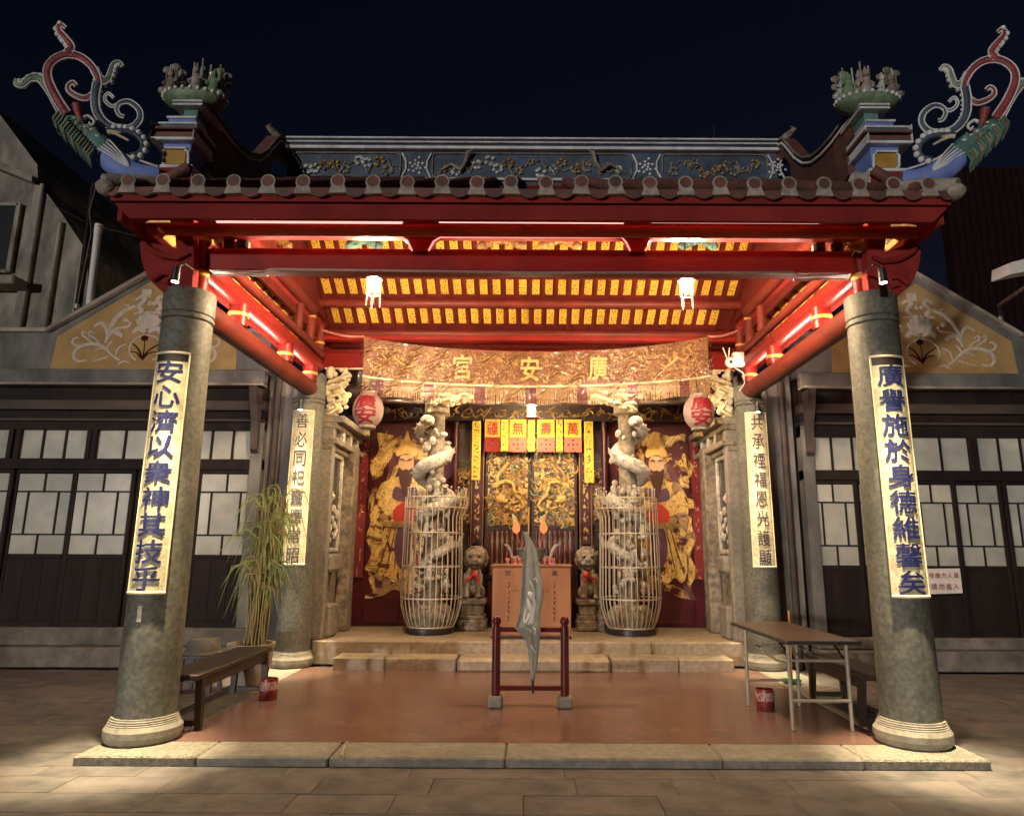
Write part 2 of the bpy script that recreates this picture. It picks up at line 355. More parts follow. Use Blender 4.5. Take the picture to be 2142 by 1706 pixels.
m_redink = M('red ink', (.30, .02, .006), rough=.6)
m_purple = M('violet robe paint', (.11, .045, .085), (.08, .035, .07), 8, .5)
m_reds = M('vermilion robe paint', (.45, .035, .02), rough=.45)
m_boardy = scripted('yellow ceiling board with black script', (.66, .42, .045), (.06, .035, .01), 6.5, 12, .565, .1, .9)
m_talis = scripted('yellow talisman strip', (.70, .48, .05), (.10, .05, .01), 3.2, 22, .56, .2, .8)
m_goldscript = scripted('maroon couplet with gold script', (.05, .010, .018), (.50, .32, .10), 3.0, 26, .54, .22, .78, rnd=.02)
m_boxscript = scripted('brown script strip', (.40, .18, .075), (.035, .018, .012), 2.0, 26, .50, .1, .9, rnd=.02)

def gilt(name, ground, scale, thr, dist=1.4):
    """painted and gilded panel: swirling patches of gold in several tones, red and violet over a dark ground, with raised relief"""
    m = bpy.data.materials.new(name); m.use_nodes = True; N = m.node_tree.nodes; L = m.node_tree.links; b = N['Principled BSDF']
    tc = N.new('ShaderNodeTexCoord'); nz = N.new('ShaderNodeTexNoise'); nz.inputs['Scale'].default_value = scale; nz.inputs['Detail'].default_value = 3.5
    nz.inputs['Roughness'].default_value = .62; nz.inputs['Distortion'].default_value = dist; L.new(tc.outputs['Object'], nz.inputs['Vector'])
    r = N.new('ShaderNodeValToRGB'); r.color_ramp.interpolation = 'CONSTANT'; el = r.color_ramp.elements
    stops = [(0, ground), (thr, (.30, .18, .055)), (thr + .035, (.66, .42, .10)), (thr + .075, ground), (thr + .085, (.74, .52, .17)), (thr + .15, (.40, .25, .08)), (thr + .17, (.70, .47, .13)), (thr + .215, (.34, .04, .03)), (thr + .235, (.78, .58, .24))]
    while len(el) < len(stops): el.new(.99)
    for e_, (p_, c_) in zip(el, stops): e_.position = p_; e_.color = tuple(c_) + (1,)
    L.new(nz.outputs['Fac'], r.inputs[0])
    n2 = N.new('ShaderNodeTexNoise'); n2.inputs['Scale'].default_value = scale * .45; n2.inputs['Detail'].default_value = 2; L.new(tc.outputs['Object'], n2.inputs['Vector'])
    g = N.new('ShaderNodeMath'); g.operation = 'GREATER_THAN'; g.inputs[1].default_value = .60; L.new(n2.outputs['Fac'], g.inputs[0])
    k = N.new('ShaderNodeMath'); k.operation = 'MULTIPLY'; k.inputs[1].default_value = .6; L.new(g.outputs[0], k.inputs[0])
    mx = N.new('ShaderNodeMix'); mx.data_type = 'RGBA'; L.new(k.outputs[0], mx.inputs[0]); L.new(r.outputs[0], mx.inputs[6]); mx.inputs[7].default_value = (.13, .06, .07, 1)
    L.new(mx.outputs[2], b.inputs['Base Color']); b.inputs['Roughness'].default_value = .4
    bp = N.new('ShaderNodeBump'); bp.inputs['Strength'].default_value = .7; bp.inputs['Distance'].default_value = .03; L.new(nz.outputs['Fac'], bp.inputs['Height']); L.new(bp.outputs[0], b.inputs['Normal']); return m
m_godpaint = gilt('gilded guardian painting', (.075, .009, .013), 2.7, .475, 1.0)
m_robe = gilt('gilded robe', (.10, .02, .016), 5.0, .40)
m_dragonpaint = gilt('gilded dragon carving', (.022, .013, .012), 7.5, .50, 2.2)
e_bulb = EM('lamp bulb glow', (1, .72, .42), 3900.0)
e_bulb2 = EM('door lamp bulb glow', (1, .72, .40), 1250.0)
e_led = EM('warm led tube', (1, .50, .42), 1.0)
e_ledin = EM('hidden led tube', (1, .70, .55), 120.0)
e_spotlens = EM('spot lens', (1, .93, .78), 14.0)
e_flame = EM('electric candle flame', (1, .30, .09), .8)
m_face = M('painted face', (.60, .36, .20), rough=.5)
m_line = M('dark painted line', (.06, .015, .012), rough=.5)
def pane_mat(name, col, s, gloss):
    m = M(name, (.34, .345, .305), (.25, .255, .225), 3, .22, rnd=.16)
    b = m.node_tree.nodes['Principled BSDF']; b.inputs['Emission Color'].default_value = tuple(col) + (1,); b.inputs['Emission Strength'].default_value = s
    b.inputs['Roughness'].default_value = gloss; b.inputs['Specular IOR Level'].default_value = .06
    N_ = m.node_tree.nodes; L_ = m.node_tree.links; tc_ = N_.new('ShaderNodeTexCoord'); nz_ = N_.new('ShaderNodeTexNoise'); nz_.inputs['Scale'].default_value = 1.1; nz_.inputs['Detail'].default_value = 3
    mr_ = N_.new('ShaderNodeMapRange'); mr_.inputs[1].default_value = .3; mr_.inputs[2].default_value = .7; mr_.inputs[3].default_value = s * .45; mr_.inputs[4].default_value = s * 1.5
    L_.new(tc_.outputs['Object'], nz_.inputs['Vector']); L_.new(nz_.outputs['Fac'], mr_.inputs[0]); L_.new(mr_.outputs[0], b.inputs['Emission Strength']); return m
m_pane = pane_mat('frosted lit window pane', (.80, .80, .64), .035, .25)
m_pane2 = pane_mat('frosted dim window pane', (.80, .80, .66), .035, .18)
m_panedark = M('unlit window glass', (.03, .032, .035), rough=.15)
# clear plastic film over the embroidered banner
m_film = bpy.data.materials.new('clear plastic film'); m_film.use_nodes = True
_n = m_film.node_tree.nodes; _l = m_film.node_tree.links; _n.clear()
_t = _n.new('ShaderNodeBsdfTransparent'); _t.inputs[0].default_value = (.97, .93, .88, 1)
_g = _n.new('ShaderNodeBsdfGlossy'); _g.inputs['Roughness'].default_value = .12
_fr = _n.new('ShaderNodeFresnel'); _fr.inputs[0].default_value = 1.55
_mx = _n.new('ShaderNodeMixShader'); _o = _n.new('ShaderNodeOutputMaterial')
_nz = _n.new('ShaderNodeTexNoise'); _nz.inputs['Scale'].default_value = 16; _bp = _n.new('ShaderNodeBump'); _bp.inputs['Strength'].default_value = .6; _bp.inputs['Distance'].default_value = .05
_l.new(_nz.outputs['Fac'], _bp.inputs['Height']); _l.new(_bp.outputs[0], _g.inputs['Normal']); _l.new(_bp.outputs[0], _fr.inputs['Normal'])
_ad = _n.new('ShaderNodeMath'); _ad.operation = 'MULTIPLY_ADD'; _ad.inputs[1].default_value = 1.3; _ad.inputs[2].default_value = .02; _l.new(_fr.outputs[0], _ad.inputs[0]); _l.new(_ad.outputs[0], _mx.inputs[0]); _l.new(_t.outputs[0], _mx.inputs[1]); _l.new(_g.outputs[0], _mx.inputs[2]); _l.new(_mx.outputs[0], _o.inputs[0])

# ------------------------------------------------------------------ lettering
_GL = {}
def glyph(ch, bold=.012, step=None):
    """one character in a unit box; bold = strokes thickened by overlaid copies, each a hair further out (third value)"""
    k = (ch, bold, step)
    if k in _GL: return _GL[k]
    cu = bpy.data.curves.new('glyph', 'FONT'); cu.body = ch; cu.resolution_u = 2
    ob = bpy.data.objects.new('glyph', cu); COL.objects.link(ob); bpy.context.view_layer.update()
    me = bpy.data.meshes.new_from_object(ob.evaluated_get(bpy.context.evaluated_depsgraph_get()))
    bpy.data.objects.remove(ob); bpy.data.curves.remove(cu)
    bm = bmesh.new(); bm.from_mesh(me); bpy.data.meshes.remove(me)
    xs = [v.co.x for v in bm.verts]; ys = [v.co.y for v in bm.verts]
    cx, cy = (min(xs) + max(xs)) / 2, (min(ys) + max(ys)) / 2; w, h = max(xs) - min(xs), max(ys) - min(ys)
    for v in bm.verts: v.co.x = (v.co.x - cx) / max(w, .55); v.co.y = (v.co.y - cy) / max(h, .55); v.co.z = 0
    if step:
        x = -.5 + step
        while x < .5:
            bmesh.ops.bisect_plane(bm, geom=bm.verts[:] + bm.edges[:] + bm.faces[:], plane_co=(x, 0, 0), plane_no=(1, 0, 0)); x += step
    bm.verts.index_update()
    V = [tuple(v.co) for v in bm.verts]; Fs = [[v.index for v in f.verts] for f in bm.faces]; bm.free()
    vs_, fs_ = [], []
    for i, (dx, dy) in enumerate(((0, 0), (1, 0), (-1, 0), (0, 1), (0, -1)) if bold > 0 else ((0, 0),)):
        n = len(vs_); vs_ += [(x + dx * bold, y + dy * bold, i * .0006) for x, y, z in V]; fs_ += [[q + n for q in f] for f in Fs]
    _GL[k] = (vs_, fs_); return _GL[k]
def write_flat(mb, text, x, Y, z, w, h, pitch, bold=.012, vertical=True):
    for i, ch in enumerate(text):
        vs, fs = glyph(ch, bold)
        ox, oz = (x, z - i * pitch) if vertical else (x + i * pitch, z)
        mb.add([(ox + a * w, Y - e, oz + b * h) for a, b, e in vs], fs)
def write_round(mb, text, cx, cy, r, z, w, h, pitch, bold=.015):
    for i, ch in enumerate(text):
        vs, fs = glyph(ch, bold, .1)
        oz = z - i * pitch
        mb.add([(cx + (r + e) * math.sin(a * w / r), cy - (r + e) * math.cos(a * w / r), oz + b * h) for a, b, e in vs], fs)

P0 = 0.065            # platform level
P1, P2 = P0 + .15, P0 + .30
CX, FY, BY = 3.07, 5.90, 9.37     # column grid

# ================================================================== THE SETTING
g = MB(); g.add([(-60, -25, -.012), (60, -25, -.012), (60, 90, -.012), (-60, 90, -.012)], [(0, 1, 2, 3)])
ground = struct('ground', g, m_joint)
PLX0, PLX1, PLY0 = -3.32, 3.38, 5.43
row = 0; y0 = 3.4
rs = random.Random(4)
while y0 < 9.42:
    dy = rs.choice((.27, .30, .33)); y1 = min(y0 + dy, 9.42); x = -8.4 + rs.uniform(0, .8)
    if y0 < PLY0 < y1: y1 = PLY0 - .003
    while x < 8.4:
        x1 = x + rs.uniform(.6, 1.25); segs = [(x, x1)]
        if y1 > PLY0: segs = [(x, min(x1, PLX0 - .004)), (max(x, PLX1 + .004), x1)]
        for p, q in segs:
            if q - p > .05:
                zt = rs.uniform(-.004, .0); b = MB().box(p + .0015, q - .0015, y0 + .0015, y1 - .0015, -.06, 0, .004)
                b.v = [(X_, Y_, Z_ + zt + rs.uniform(-.0012, .0012)) for X_, Y_, Z_ in b.v]
                part('paving_slab', b, m_pave, ground)
        x = x1
    y0 = y1 if y1 > PLY0 or abs(y1 - PLY0) > .01 else PLY0 + .0001; row += 1
far = MB(); far.box(-60, -8.7, -25, 9.4, -.05, -.003); far.box(8.8, 60, -25, 9.4, -.05, -.003); far.box(-8.7, 8.8, -25, 3.4, -.05, -.003)
part('far_pavement', far, m_pave, ground)

plat = struct('platform', MB().box(PLX0 + .05, PLX1 - .05, PLY0 + .05, 9.6, -.02, P0 - .02), m_joint)
for x0, x1, mat in ((PLX0, -2.42, m_granrough), (-2.417, -1.462, m_granite2), (-1.450, -.168, m_granite2), (-.163, 1.424, m_granite2), (1.428, 2.453, m_granite2), (2.458, PLX1, m_granrough)):
    b = MB(); b.box(x0, x1, PLY0, 5.84, -.01, P0, .012)
    part('edging_stone', b, mat, plat)
for sx0, sx1 in ((PLX0, -2.86), (2.90, PLX1)):
    for i in range(3):
        b = MB(); b.box(sx0, sx1, 5.85 + i * 1.15, 5.842 + (i + 1) * 1.15, -.01, P0 - .001, .01); part('edging_stone', b, m_granite2, plat)
part('floor', MB().box(-2.852, 2.892, 5.85, 9.3, 0, P0 - .003), m_floor, plat)
part('crack_mortar', MB().tube([atZ(726, 1551, P0 + .002), atZ(719, 1566, P0 + .003), atZ(714, 1584, P0 + .003)], [.008, .014, .02], 6), m_mortar, plat, 60)

# hall terrace with its two steps
terr = struct('terrace', MB().box(-2.84, 2.84, 9.46, 12.0, P0, P2 - .004), m_stepstone)
def px_x(u, v, Y): return atY(u, v, Y).x
for u0, u1, dy, top in ((696, 804, 0, 0), (806, 953, 0, -.002), (957, 1277, -.05, .002), (1280, 1420, 0, 0), (1422, 1536, 0, -.003)):
    x0, x1 = px_x(u0, 1385, 9.06), px_x(u1, 1385, 9.06)
    part('step_stone', MB().box(x0, x1, 9.06 + dy, 9.455, P0 - .02, P1 + top, .035 if dy else .014), m_stepstone, terr)
for x0, x1 in ((-2.83, -1.55), (-1.54, .12), (.13, 1.62), (1.63, 2.83)):
    part('step_stone', MB().box(x0, x1, 9.445, 9.86, P0, P2, .014), m_stepstone, terr)
for i in range(4):
    for j in range(2):
        part('terrace_slab', MB().box(-2.83 + i * 1.415, -2.83 + (i + 1) * 1.415 - .006, 9.866 + j * .66, 9.86 + (j + 1) * .66, P1, P2 - .002, .004), m_stepstone, terr)

# ================================================================== PAVILION
pav = thing('temple_pavilion', 'red timber temple pavilion on four granite columns with tiled upswept roof', 'pavilion', (0, FY, P0))
def mesh_multi(name, items, smooth=None, org=(0, 0, 0)):
    big = MB(); idx = []; mats = []
    for mb, mt in items:
        if mt not in mats: mats.append(mt)
        idx += [mats.index(mt)] * len(mb.f); big.add(mb.v, mb.f)
    me = big.mesh(name, smooth, org)
    for mt in mats: me.materials.append(mt)
    for p, i in zip(me.polygons, idx): p.material_index = i
    return me
def col_r(z): return .228 + (.207 - .228) * (z - .25) / 3.5
def arc_board(cx, cy, z0, z1, half, extra, n=18):
    b = MB()
    for k in range(n + 1):
        a = -half + 2 * half * k / n
        for z in (z0, z1):
            for e in (0.0, extra):
                r = col_r(z) + e; b.v.append((cx + r * math.sin(a), cy - r * math.cos(a), z))
    for k in range(n):
        o = k * 4; p = o + 4
        b.f += [[o + 1, p + 1, p + 3, o + 3], [o, o + 1, o + 3, o + 2][::-1] if k == 0 else [o + 3, p + 3, p + 2, o + 2], [o + 1, o, p, p + 1]]
    b.f += [[n * 4, n * 4 + 1, n * 4 + 3, n * 4 + 2], [2, 3, 7, 6]]
    return b
def lip(cx, cy, z, half, r_add, rad):
    return MB().tube([(cx + (col_r(z) + r_add) * math.sin(a), cy - (col_r(z) + r_add) * math.cos(a), z) for a in [-half + 2 * half * k / 16 for k in range(17)]], rad, 6)
def stone_column(sx, Y, ztop, zb0, zb1, text, ink, cw, chh, front):
    cx = sx * CX
    prof = [(col_r(.24), .24)]
    for z in (.8, 1.6, 2.4, 3.1): prof.append((col_r(z), z))
    zr = ztop - .30
    prof += [(.209, zr), (.198, zr + .008), (.198, zr + .02), (.217, zr + .03), (.217, zr + .055), (.204, zr + .065), (.204, zr + .075), (.216, zr + .085), (.218, ztop - .02), (.210, ztop)]
    c = part('column', MB().lathe(cx, Y, prof, 40), m_granite, pav, 30)
    bp = [(.25, P0 - .005), (.270, P0 + .01), (.288, P0 + .055), (.285, P0 + .10), (.262, P0 + .135), (.262, P0 + .142), (.256, P0 + .146), (.256, P0 + .157), (.250, P0 + .160), (.250, P0 + .172), (.244, P0 + .176), (.242, P0 + .190), (.21, P0 + .192)]
    part('column_base', MB().lathe(cx, Y, bp, 44), m_granite2, c, 25)
    half = .15 / .222
    part('couplet_board', arc_board(cx, Y, zb0, zb1, half, .014), m_cream, c, 40)
    part('board_moulding', lip(cx, Y, zb0, half * 1.02, .013, .014), m_creamedge, c, 60)
    part('board_moulding', lip(cx, Y, zb1, half * 1.02, .013, .012), m_creamedge, c, 60)
    for s in (-1, 1):
        part('board_moulding', MB().tube([(cx + (col_r(z) + .013) * math.sin(s * half), Y - (col_r(z) + .013) * math.cos(s * half), z) for z in (zb0, zb1)], .008, 6), m_creamedge, c, 60)
    mb = MB(); n = len(text); top = zb1 - (.17 if front else .14); pitch = (top - zb0 - .11) / (n - 1)
    for i, ch in enumerate(text):
        z = top - i * pitch
        write_round(mb, ch, cx, Y, col_r(z) + .0165, z, cw, chh, 0, .018 if front else .010)
    part('inscription', mb, ink, c)
    if front:   # dark collar under the top edge of the board
        part('board_header', arc_board(cx, Y, zb1 - .075, zb1 - .012, half * .93, .0158), m_darkwood, c, 40)
    return c
zf1 = atY(380, 737, 5.68).z; zf0 = atY(325, 1240, 5.66).z
zb1_ = atY(640, 858, 9.15).z; zb0_ = atY(618, 1180, 9.15).z
c_fl = stone_column(-1, FY, 3.80, zf0, zf1, '安心濟以衆神其技乎', m_blueink, .22, .185, True)
c_fr = stone_column(1, FY, 3.80, zf0, zf1, '廣譽施於身德維馨矣', m_blueink, .22, .185, True)
c_bl = stone_column(-1, BY, 3.78, zb0_, zb1_, '善必同祀靈應常昭', m_darkink, .16, .20, False)
c_br = stone_column(1, BY, 3.78, zb0_, zb1_, '共承禋福恩光護顯', m_darkink, .16, .20, False)
b = MB(); zt = zf0 - .09
b.add([(-CX + (col_r(zt) + .006) * math.sin(a) , FY - (col_r(zt) + .006) * math.cos(a), z) for z in (zt - .13, zt - .01) for a in (-.14, .02)], [(0, 1, 3, 2)])
part('paper_tag', b, m_cream, c_fl)

# ---- roof deck
EY, EZ, RY, RZ, HX, IX, IY = 5.20, 4.43, 7.65, 5.88, 3.45, 2.95, 5.75
KS = (RZ - EZ) / (RY - EY)
IZ = EZ + KS * (IY - EY)
def back(y): return 2 * RY - y
def slabp(b, a, th=.09): b.hexa([Vector(p) - Vector((0, 0, th)) for p in a] + [Vector(p) for p in a])
d = MB()
for fy in (lambda y: y, back):
    slabp(d, [(-HX, fy(EY), EZ), (HX, fy(EY), EZ), (IX, fy(IY), IZ), (-IX, fy(IY), IZ)])
    slabp(d, [(-IX, fy(IY), IZ), (IX, fy(IY), IZ), (IX, fy(RY), RZ), (-IX, fy(RY), RZ)])
for s in (-1, 1):
    slabp(d, [(s * HX, EY, EZ), (s * IX, IY, IZ), (s * IX, back(IY), IZ), (s * HX, back(EY), EZ)])
roof = part('roof', d, m_darkred, pav)
for s in (-1, 1):
    b = MB(); tri = [(s * (IX - .02), IY, IZ - .05), (s * (IX - .02), RY, RZ), (s * (IX - .02), back(IY), IZ - .05)]
    b.prism(tri, [(x - s * .05, y, z) for x, y, z in tri]); part('gable_board', b, m_ceilred, roof)
TX = [.128 + .285 * k for k in range(-12, 12)]
cap = mesh_multi('eave_tile', [
    (MB().tube([(0, -.012, 0), (0, .05, 0)], [.047, .047], 20), m_tile),
    (MB().tube([(.054 * math.cos(a), -.004, .054 * math.sin(a)) for a in [2 * math.pi * k / 20 for k in range(20)]], .010, 6, closed=True), m_mortar),
    (MB().prism([(-.052, -.01, -.035), (.052, -.01, -.035), (.074, -.01, -.108), (-.074, -.01, -.108)], [(-.052, .05, -.035), (.052, .05, -.035), (.074, .05, -.108), (-.074, .05, -.108)]), m_mortar)], 40)
CAPZ = EZ + .072
drip = [(-.092, .03), (.092, .03)] + [(.092 - .184 * k / 8, .03 - .028 - .052 * math.sin(math.pi * k / 8) ** .8) for k in range(9)]
dripm = mesh_of(MB().prism([(x, -.012, z) for x, z in drip], [(x, .02, z + .006) for x, z in drip]), m_tile, 'drip_tile')
for i, X in enumerate(TX):
    jz = random.uniform(-.006, .006)
    inst('eave_tile', cap, roof, (X + random.uniform(-.006, .006), EY - .035, CAPZ + jz), (0, random.uniform(-.06, .06), random.uniform(-.03, .03)))
    ytop = RY if abs(X) < IX - .08 else EY + (HX - abs(X)) * (IY - EY) / (HX - IX) + .05
    nseg = max(2, int((ytop - EY) / .22)); path = []; rr = []
    for q in range(nseg):      # overlapping barrel tiles, each a little wider at its lower end
        for f, r in ((0, .056), (.93, .050)):
            yy = EY + .01 + (ytop - EY) * (q + f) / nseg
            path.append((X, yy, EZ + KS * (yy - EY) + .052)); rr.append(r)
    part('roof_tile_row', MB().tube(path, rr, 10), m_tile, roof, 50)
    if i < len(TX) - 1: inst('drip_tile', dripm, roof, (X + .1425, EY - .03, EZ - .018 + random.uniform(-.004, .004)), (random.uniform(-.05, .1), random.uniform(-.04, .04), 0))
for X in (TX[0] - .125, TX[-1] + .14): inst('drip_tile', dripm, roof, (X, EY - .03, EZ - .018), (0, 0, 0), (.7, 1, 1))
for s in (-1, 1):       # side eaves
    b = MB()
    for k in range(15):
        yy = 5.45 + k * .31; b.tube([(s * (HX + .02), yy, EZ + .04), (s * (IX + .02), yy, IZ + .04)], .05, 8)
    part('side_tile_row', b, m_tile, roof, 50, kind='stuff')
    part('hip_ridge', MB().tube([(s * (HX + .05), EY - .03, EZ + .05), (s * 3.2, 5.47, EZ + .22), (s * IX, IY, IZ + .12)], [.075, .07, .08], 8), m_mortar, roof, 50)
    part('corner_tile', MB().sphere((s * (HX + .03), EY - .02, EZ + .015), .085, 10, 7, (1, 1, .8)), m_mortar, roof, 60)
# ---- fascia boards
fa = [(-3.44, EZ - .015), (3.45, EZ - .015), (3.43, EZ - .11), (3.31, EZ - .225), (-3.30, EZ - .225), (-3.42, EZ - .11)]
part('fascia_board', MB().prism([(x, 5.235, z) for x, z in fa], [(x, 5.275, z) for x, z in fa]), m_darkred, pav)
for s in (-1, 1): part('fascia_board', MB().box(s * 3.415 - .02, s * 3.415 + .02, 5.29, 10.05, EZ - .22, EZ - .09), m_darkred, pav)
# ---- main ridge
RF = 7.54
def rz(v): return atY(1108, v, RF).z
ridge = part('main_ridge', MB().box(-2.93, 2.96, RF, 7.76, rz(384) - .08, rz(316)), m_navy, pav)
for v0, v1, y0, mt in ((381, 376.5, RF - .05, m_white), (318, 312, RF - .07, m_white), (311, 306, RF - .04, m_navy), (305.5, 302.5, RF - .07, m_white), (302, 298.5, RF - .05, m_navy), (298, 294.5, RF - .08, m_white)):
    part('ridge_moulding', MB().box(-2.95, 2.98, y0, 7.80, rz(v0), rz(v1), .006), mt, ridge)
def ru(u): return atY(u, 350, RF).x
for u0, u1 in ((612, 838), (905, 1320), (1385, 1605)):
    x0, x1 = ru(u0), ru(u1); zz0, zz1 = rz(374), rz(323); r = .06
    pts = []
    for ccx, ccz, a0 in ((x1 - r, zz1 - r, 0), (x0 + r, zz1 - r, 90), (x0 + r, zz0 + r, 180), (x1 - r, zz0 + r, 270)):
        pts += [(ccx + r * math.cos(math.radians(a0 + t)), RF - .015, ccz + r * math.sin(math.radians(a0 + t))) for t in (0, 30, 60, 90)]
    part('panel_border', MB().tube(pts, .008, 6, closed=True), m_stonedk, ridge, 50)
    n = int((x1 - x0) / .135); rnd = random.Random(u0)
    for k in range(n):       # cut-porcelain blossoms and leaves
        fx = x0 + .1 + (x1 - x0 - .2) * (k + .5) / n + rnd.uniform(-.03, .03); fz = (zz0 + zz1) / 2 + rnd.uniform(-.09, .07)
        b = MB(); rr = rnd.uniform(.030, .055)
        for p in range(6):
            a = p * math.pi / 3 + rnd.random(); b.sphere((fx + rr * math.cos(a), RF - .015, fz + rr * math.sin(a)), rr * .5, 6, 5, (1, .5, 1))
        part('porcelain_flower', b, rnd.choice((m_porc, m_stonedk, m_olgold, m_stonedk)), ridge, 60)
    b = MB(); px, pz = x0 + .08, zz0 + .05
    while px < x1 - .1:
        qx, qz = px + rnd.uniform(.06, .13), zz0 + rnd.uniform(.04, .22); b.tube([(px, RF - .01, pz), ((px + qx) / 2, RF - .02, max(pz, qz) + .03), (qx, RF - .01, qz)], .009, 5); px, pz = qx, qz
    part('porcelain_branch', b, m_stonedk, ridge, 60)
for u0, u1 in ((841, 902), (1323, 1382), (1607, 1640)):
    x0, x1 = ru(u0), ru(u1); zc = (rz(374) + rz(323)) / 2; b = MB()
    for sgn in (-1, 1):
        xa = x0 if sgn < 0 else x1
        b.tube([(xa, RF - .012, rz(323)), (xa - sgn * .05, RF - .012, zc + .05), (xa - sgn * .05, RF - .012, zc - .05), (xa, RF - .012, rz(374))], .012, 6)
    for k in range(14):
        a = k * 2.4; rr = .02 + .008 * k; b.sphere(((x0 + x1) / 2 + rr * math.cos(a) * .9, RF - .008, zc + rr * math.sin(a) * 1.05), .018, 6, 5, (1, .6, 1))
    part('cloud_motif', b, m_white, ridge, 60)
for u, v in ((690, 293), (742, 293), (895, 296), (1110, 298), (1250, 298), (1400, 297), (1545, 294), (1330, 298)):
    p = atY(u, v, 7.6); part('ridge_stub', MB().box(p.x - .03, p.x - .015, 7.59, 7.61, p.z - .03, p.z + .02).box(p.x + .015, p.x + .03, 7.59, 7.61, p.z - .03, p.z + .02), m_white, ridge)
p = atY(1497, 297, 7.6); part('antenna_rod', MB().cyl((p.x, 7.65, p.z - .05), (p.x, 7.65, p.z + .25), .007, n=6), m_wire, ridge)
# little dragon reliefs clinging to the ridge panel
for u, s in ((975, 1), (1245, -1)):
    p = atY(u, 335, RF - .05); b = MB()
    b.tube([(p.x - s * .30, RF - .03, p.z - .12), (p.x - s * .18, RF - .05, p.z - .05), (p.x - s * .07, RF - .05, p.z - .13), (p.x, RF - .06, p.z - .02), (p.x + s * .02, RF - .08, p.z + .09), (p.x + s * .08, RF - .08, p.z + .11)], [.012, .022, .026, .026, .022, .01], 8)
    b.sphere((p.x + s * .03, RF - .07, p.z + .08), .028, 8, 6); part('ridge_dragon', b, m_stonedk, ridge, 60)

# ---- everything that exists once on each side of the roof
def c1(x, y): return (x * .30476, y * .30476)
def sided(s, b): return b if s < 0 else b.mirror()
FP = Vector((-3.20, 5.42, 4.8)); FA = math.radians(14)
FN = Vector((math.sin(FA), -math.cos(FA), 0))
def fp(x, y, off=0.0): return on_plane(*c1(x, y), FP, FN) + FN * off
SCALE = (fp(1000, 800) - fp(0, 800)).length / 1000      # metres for one crop pixel on the finial's plane
def fcurve(pts, n=6):
    out = []; P = [pts[0]] + list(pts) + [pts[-1]]
    for i in range(1, len(P) - 2):
        for k in range(n):
            t = k / n; q = []
            for c in (0, 1):
                a, b_, c_, d_ = P[i - 1][c], P[i][c], P[i + 1][c], P[i + 2][c]
                q.append(.5 * (2 * b_ + (c_ - a) * t + (2 * a - 5 * b_ + 4 * c_ - d_) * t * t + (3 * b_ - a - 3 * c_ + d_) * t ** 3))
            out.append(tuple(q))
    out.append(tuple(pts[-1])); return out
